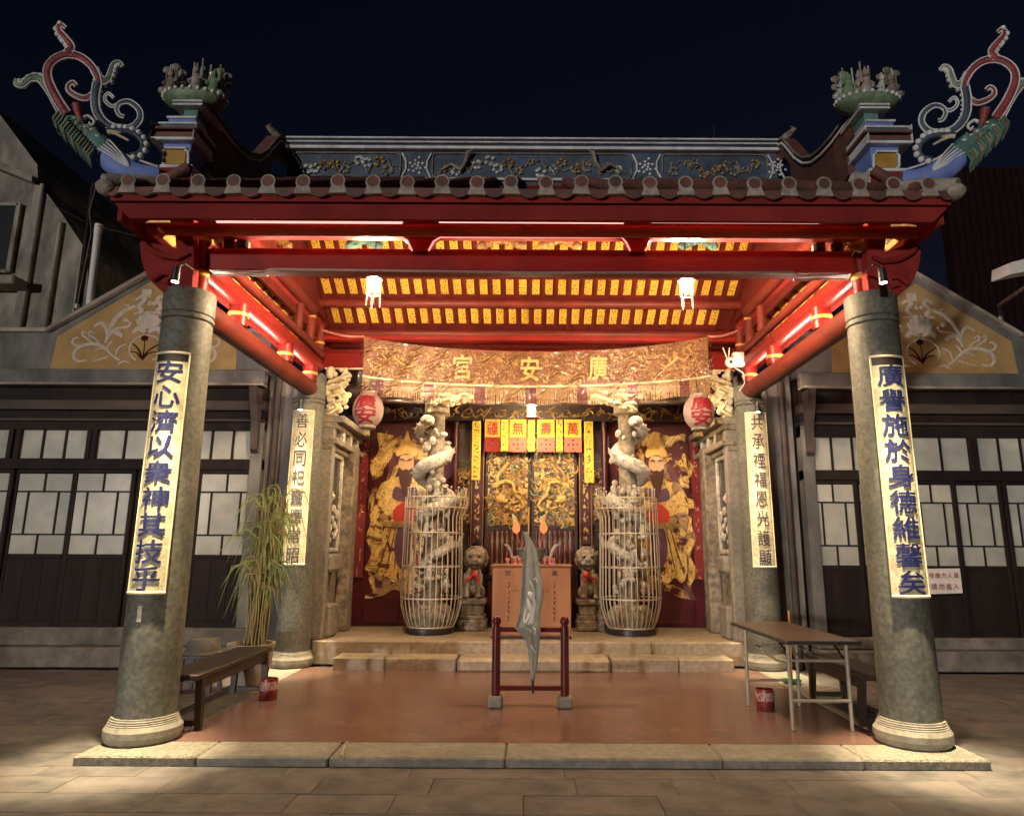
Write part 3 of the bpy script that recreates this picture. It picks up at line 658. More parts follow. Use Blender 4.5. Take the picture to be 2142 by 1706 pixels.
def finial(s):
    def body(name, pts, rad, mt, parent):
        c = fcurve(pts, 6); m = len(c); R = []
        for i in range(m):
            t = i / (m - 1) * (len(rad) - 1); k = min(int(t), len(rad) - 2); R.append(SCALE * (rad[k] * (1 - t + k) + rad[k + 1] * (t - k)))
        return part(name, sided(s, MB().tube([fp(x, y) for x, y in c], R, 14, squash=(FN, .7))), mt, parent, 60)
    fin = body('dragon_finial', [(1100, 1200), (980, 1196), (870, 1170), (780, 1110), (715, 1040)], [62, 80, 98, 100, 88], m_blue, pav)
    body('head', [(735, 1055), (680, 995), (610, 930), (530, 860), (455, 800)], [86, 92, 80, 62, 34], m_teal, fin)
    def stroke(name, pts, w0, w1, mat, off=0.0, bead=None, n=6, edge=None):
        c = fcurve(pts); m = len(c)
        R = [SCALE * .5 * (w0 + (w1 - w0) * i / (m - 1)) * 1.3 for i in range(m)]
        part(name, sided(s, MB().tube([fp(x, y, off) for x, y in c], R, 8)), mat, fin, 50)
        if edge:   # pale line down the flank
            b = MB()
            for sg in (-1, 1):
                q = []
                for i in range(m):
                    dx = c[min(i + 1, m - 1)][0] - c[max(i - 1, 0)][0]; dy = c[min(i + 1, m - 1)][1] - c[max(i - 1, 0)][1]; L = math.hypot(dx, dy) or 1
                    w = (w0 + (w1 - w0) * i / (m - 1)) * .60
                    q.append(fp(c[i][0] - dy / L * w * sg, c[i][1] + dx / L * w * sg, off + R[i] * .62))
                b.tube(q, SCALE * 6.5, 5)
            part('pale_edge', sided(s, b), m_white, fin, 50)
        if bead:
            b = MB(); side, a0, a1, step, br = bead; br *= 1.35; acc = 0
            for i in range(1, m):
                f = i / (m - 1)
                seg = math.hypot(c[i][0] - c[i - 1][0], c[i][1] - c[i - 1][1]); acc += seg
                if a0 <= f <= a1 and acc >= step:
                    acc = 0; dx, dy = c[i][0] - c[i - 1][0], c[i][1] - c[i - 1][1]; L = math.hypot(dx, dy) or 1
                    w = (w0 + (w1 - w0) * f) * .5 + br * .3
                    b.sphere(fp(c[i][0] - dy / L * w * side, c[i][1] + dx / L * w * side, off), br * SCALE, 7, 5)
            part('beading', sided(s, b), m_white, fin, 60, kind='stuff')
    stroke('tail_plume', [(455, 810), (405, 720), (345, 620), (280, 548), (215, 548), (160, 590), (118, 580), (122, 548)], 62, 22, m_green, .0, (1, .35, 1, 24, 15), edge=True)
    stroke('scroll_ring', [(470, 800), (400, 690), (345, 570), (345, 480), (400, 420), (480, 395), (570, 415), (645, 480), (685, 570), (668, 640), (605, 690), (535, 675), (482, 635), (482, 598), (512, 582), (532, 604)], 52, 18, m_cutred, .02, None, edge=True)
    stroke('crest', [(470, 390), (500, 345), (465, 290), (420, 235), (412, 200), (435, 188), (460, 208)], 46, 14, m_cutred, .02, (-1, .1, .8, 25, 16), edge=True)
    stroke('side_fin', [(655, 490), (700, 560), (745, 560), (770, 500), (785, 455), (820, 438), (848, 465)], 46, 14, m_green, .01, (1, .1, .85, 24, 15), edge=True)
    stroke('neck_scroll', [(685, 590), (668, 690), (680, 790), (740, 870), (830, 905), (920, 895), (972, 840), (965, 775), (905, 722), (845, 722), (812, 760), (830, 808), (862, 818)], 50, 14, m_navy, .03, (-1, .04, .5, 20, 10), edge=True)
    stroke('small_scroll', [(835, 728), (785, 748), (742, 722), (730, 685), (755, 658), (790, 690)], 16, 11, m_teal, .03, edge=True)
    stroke('jaw', [(750, 925), (860, 925), (940, 945), (990, 1005), (975, 1065), (905, 1085)], 40, 26, m_navy, .05, (-1, .1, 1, 30, 19))
    stroke('tusk', [(770, 960), (820, 968), (912, 1015)], 26, 12, m_cream, .11)
    stroke('tusk', [(765, 955), (800, 952), (858, 962)], 22, 10, m_cream, .11)
    stroke('brow', [(545, 745), (555, 800), (575, 860)], 60, 30, m_cutred, .05)
    stroke('eye_rim', [(610, 860), (640, 850), (680, 885), (660, 912), (645, 890)], 22, 12, m_white, .11)
    for k in range(15):
        t = k / 14; x0, y0 = 412 + 240 * t, 838 + 250 * t; b = MB(); w_ = 15 - 4 * (k % 2); dl = random.Random(k).uniform(-18, 22)
        b.tube([fp(x0 + 26, y0 - 24, .10), fp(x0 - 8, y0 + 22, .10), fp(x0 - 14 + 12 * t + dl * .4, y0 + 56, .06), fp(x0 - 4 + dl, y0 + 92 + dl, .02)], [SCALE * w_ * .7, SCALE * w_, SCALE * w_ * .7, SCALE * 2], 6)
        part('mane_spine', sided(s, b), (m_green, m_stonedk, m_teal)[k % 3], fin, 50)
    rq = random.Random(31)
    for mt in (m_green, m_teal, m_porc, m_stonedk):
        b = MB()
        for k in range(14):
            t_, w_ = rq.random(), rq.random(); x0, y0 = 470 + 220 * t_ + 75 * w_, 815 + 190 * t_ - 50 * w_ + 40
            b.sphere(fp(x0, y0, SCALE * 48), SCALE * rq.uniform(12, 24), 7, 5, (1, .6, .8))
        part('scales', sided(s, b), mt, fin, 60, kind='stuff')
    for k in range(5):
        c = fcurve([(690 + 20 * k, 1050 - 14 * k), (760 + 14 * k, 1090 - 12 * k), (830 + 8 * k, 1140 - 10 * k), (905, 1176 - 5 * k)], 4)
        part('wing_line', sided(s, MB().tube([fp(x, y, SCALE * 66) for x, y in c], [SCALE * 7] * (len(c) - 1) + [SCALE * 2], 6)), m_white, fin, 50)
    part('body_edge', sided(s, MB().tube([fp(x, y + 22, .03) for x, y in fcurve([(830, 1030), (880, 1058), (980, 1098), (1092, 1134)], 4)], SCALE * 9, 6)), m_white, fin, 50)
def pier(s):
    PYF = 5.50
    def bx(x0, x1, y0, y1, mt, name, dy=0.0, parent=None, dep=.30, c=.006):
        a = atY(*c1(x0, y1), PYF); d2 = atY(*c1(x1, y0), PYF)
        return part(name, sided(s, MB().box(a.x, d2.x, PYF - dy, PYF + dep, a.z, d2.z, c)), mt, parent or pav)
    pr = bx(1100, 1318, 960, 1160, m_blue, 'ridge_pier')
    bx(1060, 1328, 1150, 1330, m_darkred, 'pier_foot', .02, pr)
    for x0, x1, y0, y1 in ((1052, 1072, 1150, 1330), (1316, 1336, 1150, 1300), (1052, 1336, 1142, 1162)): bx(x0, x1, y0, y1, m_white, 'trim', .035, pr)
    bx(1128, 1284, 1032, 1132, m_ochre, 'panel', .012, pr, .05, .004)
    o = [(1130, 1015), (1275, 1015), (1275, 1030), (1292, 1040), (1292, 1125), (1272, 1130), (1270, 1142), (1135, 1142), (1132, 1130), (1117, 1122), (1117, 1042), (1132, 1032)]
    part('trim', sided(s, MB().tube([atY(*c1(x, y), PYF - .015) for x, y in o], .011, 6, closed=True)), m_white, pr, 50)
    for x0, x1, y0, y1, mt, dy in ((1048, 1358, 925, 975, m_tile, .05), (1045, 1362, 966, 984, m_white, .065), (1058, 1376, 862, 898, m_teal, .03), (1050, 1384, 895, 912, m_tile, .07),
                                   (1055, 1380, 858, 870, m_white, .05), (1160, 1356, 820, 860, m_blue, .02), (1155, 1362, 812, 826, m_white, .04), (1255, 1362, 745, 815, m_teal, 0),
                                   (1205, 1415, 716, 728, m_white, .07), (1205, 1415, 728, 738, m_navy, .05), (1205, 1415, 738, 752, m_white, .07)):
        bx(x0, x1, y0, y1, mt, 'cornice', dy, pr, .33)
    for x0, x1, y0, y1 in ((1048, 1062, 920, 984), (1346, 1360, 920, 984), (1056, 1068, 860, 896), (1368, 1380, 866, 900)): bx(x0, x1, y0, y1, m_white, 'trim', .075, pr)
    c = atY(*c1(1338, 700), PYF + .05)
    pl = [(.17, -.07), (.24, -.035), (.275, .0), (.275, .025), (.24, .04)]
    b = MB().lathe(0, 0, [(r, c.z + z) for r, z in pl], 24); b.v = [(c.x + x_, c.y + y_ * .6, z_) for x_, y_, z_ in b.v]
    part('figure_stand', sided(s, b), m_green, pr, 40)
    b = MB()
    for k in range(26): a = 2 * math.pi * k / 26; b.sphere((c.x + .278 * math.cos(a), c.y + .167 * math.sin(a), c.z + .03), .02, 6, 5)
    part('beading', sided(s, b), m_white, pr, 60, kind='stuff')
    rnd = random.Random(11)
    for k, (fx, mt) in enumerate(((1165, m_stonedk), (1225, m_porc), (1335, m_mortar), (1385, m_mortar), (1460, m_green), (1500, m_porc))):
        q = atY(*c1(fx, 655), PYF + .03 + .1 * (k % 2)); b = MB(); h = rnd.uniform(.24, .30) if k not in (2,) else .33
        b.tube([(q.x, q.y, q.z), (q.x + .01, q.y, q.z + h * .35), (q.x, q.y, q.z + h * .62)], [.065, .05, .035], 8)
        b.sphere((q.x, q.y - .01, q.z + h * .76), .032, 8, 6); b.tube([(q.x, q.y, q.z + h * .8), (q.x, q.y, q.z + h)], [.028, .006], 6)
        sg = -1 if k % 2 else 1
        b.tube([(q.x, q.y, q.z + h * .55), (q.x + sg * .06, q.y - .03, q.z + h * .48), (q.x + sg * .07, q.y - .05, q.z + h * .75)], [.02, .018, .012], 6)
        b.tube([(q.x, q.y, q.z + h * .55), (q.x - sg * .06, q.y - .02, q.z + h * .4), (q.x - sg * .03, q.y - .05, q.z + h * .3)], [.02, .016, .014], 6)
        b.tube([(q.x + sg * .075, q.y - .05, q.z + h * .4), (q.x + sg * .07, q.y - .05, q.z + h * 1.02)], .008, 5)
        b.sphere((q.x - .05, q.y - .02, q.z + .03), .05, 8, 6, (1, .8, .7)); b.sphere((q.x + .06, q.y, q.z + .02), .045, 8, 6, (1, .8, .8))
        part('roof_figurine', sided(s, b), mt, pr, 60)
    for fx, fy in ((1150, 480), (1205, 460), (1250, 505), (1510, 490), (1560, 525), (1555, 580)):
        q = atY(*c1(fx, fy), PYF + .2); part('cloud_puff', sided(s, MB().sphere(q, .036, 8, 6, (1.3, .5, 1)).cyl((q.x, q.y, q.z - .2), q, .008, n=5)), m_stonedk, pr, 60)
def falling_ridge(s):
    pts = [atY(u, v, Y) for u, v, Y in ((606, 303, 7.62), (585, 292, 7.55), (572, 284, 7.45), (560, 296, 7.25), (545, 314, 7.0), (527, 325, 6.75), (508, 322, 6.5), (488, 306, 6.25), (465, 280, 6.0), (442, 248, 5.8), (425, 226, 5.68))]
    b = MB(); w = MB()
    for i in range(len(pts) - 1):
        p, q = pts[i], pts[i + 1]; hb = .55 if 2 < i < 9 else .25
        b.hexa([(p.x - .07, p.y, p.z - hb), (p.x + .07, p.y, p.z - hb), (q.x + .07, q.y, q.z - hb), (q.x - .07, q.y, q.z - hb),
                (p.x - .07, p.y, p.z), (p.x + .07, p.y, p.z), (q.x + .07, q.y, q.z), (q.x - .07, q.y, q.z)])
    fr = part('falling_ridge', sided(s, b), m_tile, pav)
    for dx, dz in ((.09, 0), (.09, -.07)):
        part('ridge_line', sided(s, MB().tube([(p.x + dx, p.y - .01, p.z + dz) for p in pts], .014, 6)), m_white if dz else m_stonedk, fr, 50)
    part('curl', sided(s, MB().tube([pts[1] + Vector((.02, -.02, 0)), pts[2] + Vector((0, -.02, .04)), pts[2] + Vector((-.06, -.04, .10)), pts[2] + Vector((-.02, -.04, .13))], [.05, .045, .03, .01], 8)), m_stonedk, fr, 50)
for s in (-1, 1): finial(s); pier(s); falling_ridge(s)

# ---- timber frame, front
def lz(v, Y=5.95): return atY(1108, v, Y).z
part('lintel', MB().box(-2.93, 2.96, 5.87, 6.03, lz(567, 5.87), lz(521, 5.87), .01), m_red, pav)
part('eave_purlin', MB().cyl((-3.35, 5.62, lz(483, 5.62)), (3.38, 5.62, lz(483, 5.62)), .055, n=20), m_litlog, pav, 50)
part('eave_purlin', MB().box(-3.0, 3.0, 5.90, 6.0, lz(490), EZ + KS * .7 - .10), m_red, pav)
part('frieze_beam', MB().box(-2.95, 2.98, 5.80, 5.90, lz(495, 5.80), lz(487, 5.80), .006), m_red, pav)
for (a0, a1, b0, b1) in ((838, 922, 863, 894), (1302, 1365, 1317, 1350)):
    z1, z0 = lz(494, 5.83), lz(526, 5.83); X = lambda u: atY(u, 510, 5.83).x
    zz = lambda t: z1 + (z0 - z1) * t
    poly = [(X(a0), z1), (X(a1), z1), (X(a1) * .6 + X(b1) * .4, zz(.25)), (X(a1) * .35 + X(b1) * .65, zz(.4)), (X(b1), zz(1)), (X(b0), zz(1)), (X(a0) * .35 + X(b0) * .65, zz(.4)), (X(a0) * .6 + X(b0) * .4, zz(.25))]
    part('frieze_block', MB().prism([(x, 5.83, z) for x, z in poly], [(x, 5.91, z) for x, z in poly]), m_red, pav)
# led tubes under the eave
for u0, u1 in ((452, 842), (918, 1305), (1362, 1715)):
    a, c = atY(u0, 463, 5.30), atY(u1, 463, 5.30); zz = atY((u0 + u1) / 2, 463.5, 5.30).z
    part('led_tube', MB().box(a.x, c.x, 5.295, 5.315, zz - .012, zz + .012, .004), e_led, pav)
for pts in (((500, 487), (835, 494), (852, 503), (862, 524)), ((897, 524), (907, 505), (922, 496), (1300, 496), (1310, 507), (1318, 524)), ((1350, 524), (1362, 505), (1375, 497), (1690, 488))):  # lamp-lit edge of the frieze, imitated with a glowing pink strip
    part('lit_edge', MB().tube([atY(u, v, 5.785) for u, v in pts], .0085, 6), EM('pink edge glow', (1, .23, .20), 1.5) if 'pink edge glow' not in MATS else MATS['pink edge glow'], pav, 50)
# unseen strip lamps, added on the lintel top to wash the eave purlin
for x0, x1 in ((-2.5, -.95), (-.7, .75), (1.0, 2.5)): part('led_tube', MB().box(x0, x1, 5.93, 5.955, lz(521, 5.87) + .002, lz(521, 5.87) + .022), EM('added lintel glow', (1, .62, .42), 10.0) if 'added lintel glow' not in MATS else MATS['added lintel glow'], pav)
# conduit with its kink
cz = lz(570, 5.86)
for s in (-1, 1):
    k = [atY(u, v, 5.84) for u, v in (((448, 565), (552, 571), (556, 566), (566, 563), (1109, 570)) if s < 0 else ((1775, 573), (1672, 578), (1667, 574), (1657, 570), (1109, 570)))]
    part('conduit', MB().tube(k, .011, 8), m_conduit, pav, 50)
    k = [atY(u, v, 5.83) for u, v in (((445, 575), (560, 577)) if s < 0 else ((1772, 584), (1660, 585)))]
    part('conduit', MB().tube(k, .008, 8), m_conduit, pav, 50)
for s in (-1, 1):
    X = s * 3.03
    part('post', MB().cyl((X, 5.93, 3.80), (X, 5.93, 4.62), .085, n=18), m_redlog, pav, 40)
    for v in (501, 573): part('ring', MB().cyl((X, 5.93, lz(v + 6, 5.87)), (X, 5.93, lz(v - 6, 5.87)), .091, n=18), m_brass, pav, 40)
    part('bearing_block', MB().box(s * 3.18 - .10, s * 3.18 + .10, 5.80, 6.02, 3.80, 4.02, .01), m_red, pav)
    br = [(289, 450), (313, 450), (312, 480), (328, 506), (369, 520), (366, 488), (352, 455), (405, 455), (405, 560), (400, 615), (362, 617), (332, 604), (308, 580), (296, 545), (292, 508), (302, 500)]
    b = MB().prism([atY(u, v, 5.72) for u, v in br], [atY(u, v, 5.72) + Vector((0, .10, 0)) for u, v in br]); part('corner_bracket', sided(s, b), m_darkred, pav)
    b = MB().tube([atY(u, v, 5.70) for u, v in ((300, 505), (312, 520), (340, 535), (372, 540), (395, 530))], [.02, .03, .03, .025, .015], 8); part('bracket_scroll', sided(s, b), m_darkred, pav, 50)
    b = MB().tube([atY(u, v, 5.70) for u, v in ((318, 585), (340, 570), (360, 575), (350, 592), (335, 588))], [.03, .03, .025, .02, .01], 8); part('bracket_scroll', sided(s, b), m_darkred, pav, 50)
    # boards on the underside of the side eave, seen through the bracket
    for k in range(14):
        y0 = 5.62 + k * .30
        b = MB(); sl = lambda x: EZ - .095 + (IZ - EZ) * (HX - abs(x)) / (HX - IX)
        b.hexa([(s * 3.40, y0, sl(3.40) - .012), (s * 3.02, y0, sl(3.02) - .012), (s * 3.02, y0 + .2, sl(3.02) - .012), (s * 3.40, y0 + .2, sl(3.40) - .012),
                (s * 3.40, y0, sl(3.40)), (s * 3.02, y0, sl(3.02)), (s * 3.02, y0 + .2, sl(3.02)), (s * 3.40, y0 + .2, sl(3.40))])
        part('eave_board', b, m_boardy, pav)
    # side frame
    part('tie_beam', MB().cyl((X, 6.05, 3.70), (X, 9.38, 3.70), .115, n=20), m_brownlog, pav, 50)
    part('side_beam', MB().cyl((X, 6.0, 4.10), (X, 9.5, 4.10), .10, n=20), m_redlog, pav, 50)
    part('side_beam', MB().cyl((s * 2.98, 6.0, 4.27), (s * 2.98, 9.5, 4.27), .055, n=14), m_brownlog, pav, 50)
    part('side_board', MB().box(X - .02, X + .02, 6.03, 9.5, 4.50, 4.62), m_ceilred, pav)
    for Y, zr in ((6.82, 3.915), (8.22, 3.89), (9.2, 3.90)):
        part('short_post', MB().cyl((X, Y, 3.80), (X, Y, 4.03), .098, n=18), m_redlog, pav, 40)
        part('ring', MB().cyl((X, Y, zr - .018), (X, Y, zr + .018), .106, n=18), m_brass, pav, 40)
    for Y, zr, zt in ((8.48, 4.88, 5.25), (8.97, 4.64, 4.95), (9.41, 4.40, 4.70)):
        part('tall_post', MB().cyl((s * 2.99, Y, 4.30), (s * 2.99, Y, zt), .062, n=16), m_brownlog, pav, 40)
        part('ring', MB().cyl((s * 2.99, Y, zr - .014), (s * 2.99, Y, zr + .014), .070, n=16), m_brass, pav, 40)
    part('upper_side_beam', MB().cyl((s * 2.95, 6.6, 4.72), (s * 2.95, 8.9, 4.72), .075, n=16), m_brownlog, pav, 50)
    # lamp tubes lying on the tie beams, hidden from the court by the beam itself
    part('led_tube', MB().box(s * 3.11 - .012, s * 3.11 + .012, 6.3, 9.1, 3.800, 3.822), e_ledin, pav)

# ---- ceiling of the rear slope: purlins, red rafters and yellow boards with script
def cz_(Y): return 4.66 + .62 * (9.4 - Y)
def on_ceiling(u, v):
    d_ = ray(u, v); t = (4.66 + .62 * 9.4 - CZ) / (d_.z + .62 * d_.y); return Vector((d_.x * t, d_.y * t, CZ + d_.z * t))
b = MB(); b.hexa([(-2.93, 7.70, cz_(7.70)), (2.93, 7.70, cz_(7.70)), (2.93, 9.75, cz_(9.75)), (-2.93, 9.75, cz_(9.75)),
                  (-2.93, 7.70, cz_(7.70) + .03), (2.93, 7.70, cz_(7.70) + .03), (2.93, 9.75, cz_(9.75) + .03), (-2.93, 9.75, cz_(9.75) + .03)])
ceil = part('ceiling', b, m_ceilred, pav)
rows = ((on_ceiling(1108, 500).y, on_ceiling(1108, 537).y, 2.86), (on_ceiling(1108, 583).y, on_ceiling(1108, 614).y, 2.86), (on_ceiling(1108, 643).y, on_ceiling(1108, 675).y, 2.80))
PB = .177
for y0, y1, xm in rows:
    n = int(xm * 2 / PB); L = math.hypot(y1 - y0, .62 * (y1 - y0)); ang = -math.atan(.62)
    bm_ = mesh_of(MB().box(-.066, .066, -.012, 0, -L / 2, L / 2, .004), m_boardy, 'ceiling_board')
    for k in range(n):
        X = -xm + PB * (k + .5); ym = (y0 + y1) / 2
        inst('ceiling_board', bm_, ceil, (X, ym, cz_(ym) - .016), (math.pi / 2 + ang + math.pi, random.uniform(-.015, .015), 0))
for k in range(33):
    X = -2.83 + PB * k
    b = MB(); y0, y1 = 7.75, 9.7
    b.hexa([(X - .022, y0, cz_(y0) - .024), (X + .022, y0, cz_(y0) - .024), (X + .022, y1, cz_(y1) - .024), (X - .022, y1, cz_(y1) - .024),
            (X - .022, y0, cz_(y0) - .001), (X + .022, y0, cz_(y0) - .001), (X + .022, y1, cz_(y1) - .001), (X - .022, y1, cz_(y1) - .001)])
    part('rafter', b, m_ceilred, ceil)
for v, r in ((560, .085), (628, .088), (692, .085)):
    p = on_ceiling(1108, v); part('purlin', MB().cyl((-2.98, p.y, p.z - .055), (2.98, p.y, p.z - .055), r * .72, n=20), m_brownlog, pav, 50)
p = on_ceiling(1108, 705); part('rear_lintel', MB().box(-2.98, 2.98, 9.42, 9.55, 4.46, 4.58, .008), m_red, pav)
# front slope lining
b = MB(); b.hexa([(-2.93, 6.02, 4.70), (2.93, 6.02, 4.70), (2.93, 7.70, cz_(7.70)), (-2.93, 7.70, cz_(7.70)), (-2.93, 6.02, 4.73), (2.93, 6.02, 4.73), (2.93, 7.70, cz_(7.70) + .03), (-2.93, 7.70, cz_(7.70) + .03)])
part('ceiling', b, m_ceilred, pav)
# carved cross-beam ornaments glimpsed above the lintel
for u0, u1 in ((1010, 1090), (1135, 1205), (735, 790), (1430, 1490), (560, 600)):
    a, c = atY(u0, 505, 7.3), atY(u1, 505, 7.3); b = MB()
    for k in range(7): t = k / 6; b.sphere((a.x + (c.x - a.x) * t, 7.3, a.z - .05 + .07 * math.sin(math.pi * t)), .07, 8, 6, (1, .5, .8))
    part('carved_ornament', b, m_teal if u0 in (735, 1430) else m_olgold, pav, 60)

# ================================================================== MAIN HALL
DY = 11.2
hall = thing('temple_hall', 'gilded temple hall front with painted doors behind the pavilion', 'hall', (0, DY, P2))
part('back_wall', MB().box(-3.05, 3.08, DY + .06, DY + .25, P0, 4.9), m_darkwood, hall)
part('roof', MB().hexa([(-3.6, 9.66, 4.60), (3.6, 9.66, 4.60), (3.6, 13.6, 6.6), (-3.6, 13.6, 6.6), (-3.6, 9.66, 4.72), (3.6, 9.66, 4.72), (3.6, 13.6, 6.75), (-3.6, 13.6, 6.75)]), m_darkwood, hall)
part('front_beam', MB().box(-3.03, 3.05, 9.78, 9.92, 4.14, 4.36, .008), m_red, hall)
part('front_beam', MB().box(-3.0, 3.0, 9.76, 9.79, 4.115, 4.138), m_creamedge, hall)
part('door_beam', MB().box(-2.84, 2.86, 10.95, DY + .05, 3.58, 3.95, .01), m_darkwood, hall)
part('door_beam', MB().cyl((-2.84, 10.4, 3.92), (2.86, 10.4, 3.92), .12, n=16), m_darkwood, hall, 50)
part('threshold', MB().box(-1.22, 1.22, DY - .08, DY + .05, P2, P2 + .07, .008), m_darkwood, hall)
def hx(u, v=1000, Y=DY): return atY(u, v, Y).x
def hz(v, Y=DY): return atY(1108, v, Y).z
def smooth_loop(pts, n=3):
    out = []; m = len(pts)
    for i in range(m):
        a, b_, c_, d_ = pts[i - 1], pts[i], pts[(i + 1) % m], pts[(i + 2) % m]
        for k in range(n):
            t = k / n; out.append(tuple(.5 * (2 * b_[q] + (c_[q] - a[q]) * t * .8 + (2 * a[q] - 5 * b_[q] + 4 * c_[q] - d_[q]) * t * t * .8 + (3 * b_[q] - a[q] - 3 * c_[q] + d_[q]) * t ** 3 * .8) + .2 * (c_[q] - b_[q]) * t for q in (0, 1)))
    return out
def patch(pts, Y, th, mt, parent, name, mir=False):
    f = [atY(u, v, Y) for u, v in smooth_loop(pts)]; b = MB().prism(f, [p + Vector((0, th, 0)) for p in f])
    if mir: b.v = [(2 * .035 - x, y, z) for x, y, z in b.v]; b.f = [q[::-1] for q in b.f]
    return part(name, b, mt, parent, 30)
for s in (-1, 1):      # strip lamps fixed behind the front beam, out of sight over the banner
    part('strip_lamp', MB().box(s * 1.5 - .6, s * 1.5 + .6, 9.94, 9.97, 4.17, 4.20), EM('strip lamp', (1, .74, .42), 250.0) if 'strip lamp' not in MATS else MATS['strip lamp'], hall)
for s in (-1, 1):
    bay = part('door_bay', MB().box(*(sorted((s * 1.22, s * 2.84))), DY - .02, DY + .05, P2 + .003, 3.6), m_doorred, hall)
    for X0, X1 in ((1.24, 2.02), (2.03, 2.60)):
        lf = part('door_leaf', MB().box(*(sorted((s * X0, s * X1))), DY - .05, DY - .021, P2 + .05, 3.52, .006), m_doorred, bay)
    part('couplet_strip', MB().box(*(sorted((s * 2.62, s * 2.76))), DY - .06, DY - .021, 1.1, 3.3), scripted('red couplet strip', (.20, .016, .018), (.42, .20, .16), 2, 16, .56, .3, .7) if s < 0 else bpy.data.materials['red couplet strip'], bay)
    fig_x = s * 2.02 + .03; yb = DY - .055
    def fpoly(name, pts, mt, lay, mirror_x=1):
        f = [(fig_x + s * x * mirror_x, yb - .012 * lay, P2 + z) for x, z in smooth_loop(pts)]
        part(name, MB().prism(f, [(x, y + .011, z) for x, y, z in f]), mt, bay, 30)
    def fline(name, pts, r, mt, lay):
        q = [(fig_x + s * x, yb - .012 * lay - .002, P2 + z) for x, z in fcurve(pts, 4)]; n_ = len(q)
        part(name, MB().tube(q, [r * (.5 + .6 * math.sin(math.pi * (i + .5) / n_)) for i in range(n_)], 5), mt, bay, 50)
    fpoly('painted_ground', [(-.62, .45), (-.50, .62), (-.66, .9), (-.52, 1.1), (-.66, 1.4), (-.55, 1.65), (-.68, 1.95), (-.56, 2.25), (-.66, 2.6), (-.48, 2.8), (-.52, 3.05), (-.2, 2.98), (.0, 3.08), (.25, 3.0), (.5, 3.04),
                           (.46, 2.75), (.60, 2.5), (.52, 2.2), (.60, 1.9), (.54, 1.6), (.60, 1.35), (.5, 1.1), (.60, .85), (.48, .6), (.58, .42), (.3, .46), (.12, .56), (-.1, .48), (-.35, .55)], m_godpaint, 1)
    for sg in (-1, 1): fpoly('sleeve', [(sg * .20, 2.25), (sg * .40, 2.20), (sg * .50, 1.90), (sg * .46, 1.45), (sg * .36, 1.40), (sg * .32, 1.62), (sg * .22, 1.75)], m_robe, 2)
    fpoly('robe_skirt', [(-.28, 1.55), (.28, 1.55), (.34, 1.2), (.42, .80), (.34, .68), (.24, .76), (.12, .66), (0, .75), (-.12, .66), (-.24, .76), (-.34, .68), (-.42, .80), (-.34, 1.2)], m_robe, 3)
    for k in range(7): x_ = -.36 + .12 * k; fline('fold_line', [(x_ * .55, 1.5), (x_ * .8, 1.15), (x_ * 1.1, .8)], .008, (m_line, m_reds, m_purple)[k % 3], 4)
    fpoly('armour', [(-.26, 1.55), (-.32, 1.9), (-.26, 2.25), (0, 2.34), (.26, 2.25), (.32, 1.9), (.26, 1.55)], m_robe, 4)
    fpoly('belly_plate', [(-.15, 1.58), (-.18, 1.78), (0, 1.92), (.18, 1.78), (.15, 1.58), (0, 1.5)], m_reds, 5)
    fpoly('chest_plate', [(-.20, 1.98), (-.16, 2.16), (0, 2.1), (.16, 2.16), (.20, 1.98), (0, 1.92)], m_purple, 5)
    fpoly('belt', [(-.30, 1.52), (.30, 1.52), (.30, 1.60), (-.30, 1.60)], m_olgold, 6)
    fpoly('apron_panel', [(-.10, 1.5), (.10, 1.5), (.13, 1.1), (0, .85), (-.13, 1.1)], m_purple, 5)
    fpoly('face', [(-.11, 2.42), (-.12, 2.56), (-.08, 2.66), (.08, 2.66), (.12, 2.56), (.11, 2.42), (0, 2.34)], m_face, 6)
    fpoly('beard', [(-.12, 2.46), (-.05, 2.42), (0, 2.44), (.05, 2.42), (.12, 2.46), (.09, 2.24), (0, 2.02), (-.09, 2.24)], m_line, 7)
    fpoly('helmet', [(-.15, 2.64), (-.17, 2.74), (-.09, 2.84), (-.03, 2.98), (0, 3.06), (.03, 2.98), (.09, 2.84), (.17, 2.74), (.15, 2.64), (0, 2.69)], m_gold, 7)
    for sg in (-1, 1): fline('brow', [(sg * .02, 2.575), (sg * .06, 2.60), (sg * .10, 2.585)], .009, m_line, 8)
    rr = random.Random(3 + s)
    for k in range(24):       # small gilt cloud curls filling the ground
        u, v = rr.uniform(-.60, .74), rr.uniform(.5, 3.0); L = rr.uniform(.05, .12); a = rr.uniform(0, 6.28); w_ = rr.choice((-2.5, 2.5))
        q = [(fig_x + s * (u + L * t * math.cos(a + w_ * t)), yb - .004, P2 + v + L * t * math.sin(a + w_ * t)) for t in (0, .3, .6, 1)]
        part('gilded_curl', MB().tube(q, [.006, .013, .011, .004], 5), rr.choice((m_olgold, m_gold, m_olgold)), bay, 50)
    # stone flank wall with niche, pilasters and stepped cornice
    fw = part('flank_wall', MB().box(*(sorted((s * 2.85, s * 3.0))), 9.62, DY + .2, P2 - .01, 3.5), m_stonedk, hall)
    part('pilaster', MB().box(*(sorted((s * 2.74, s * 3.02))), 9.52, 9.66, P2, 3.40, .012), m_granite2, fw)
    part('pilaster', MB().box(*(sorted((s * 2.66, s * 2.849))), 10.45, 10.75, P2, 3.10, .02), m_stonedk, fw)
    part('niche', MB().box(*(sorted((s * 2.835, s * 2.86))), 9.78, 10.3, 1.55, 2.85), m_panedark, fw)
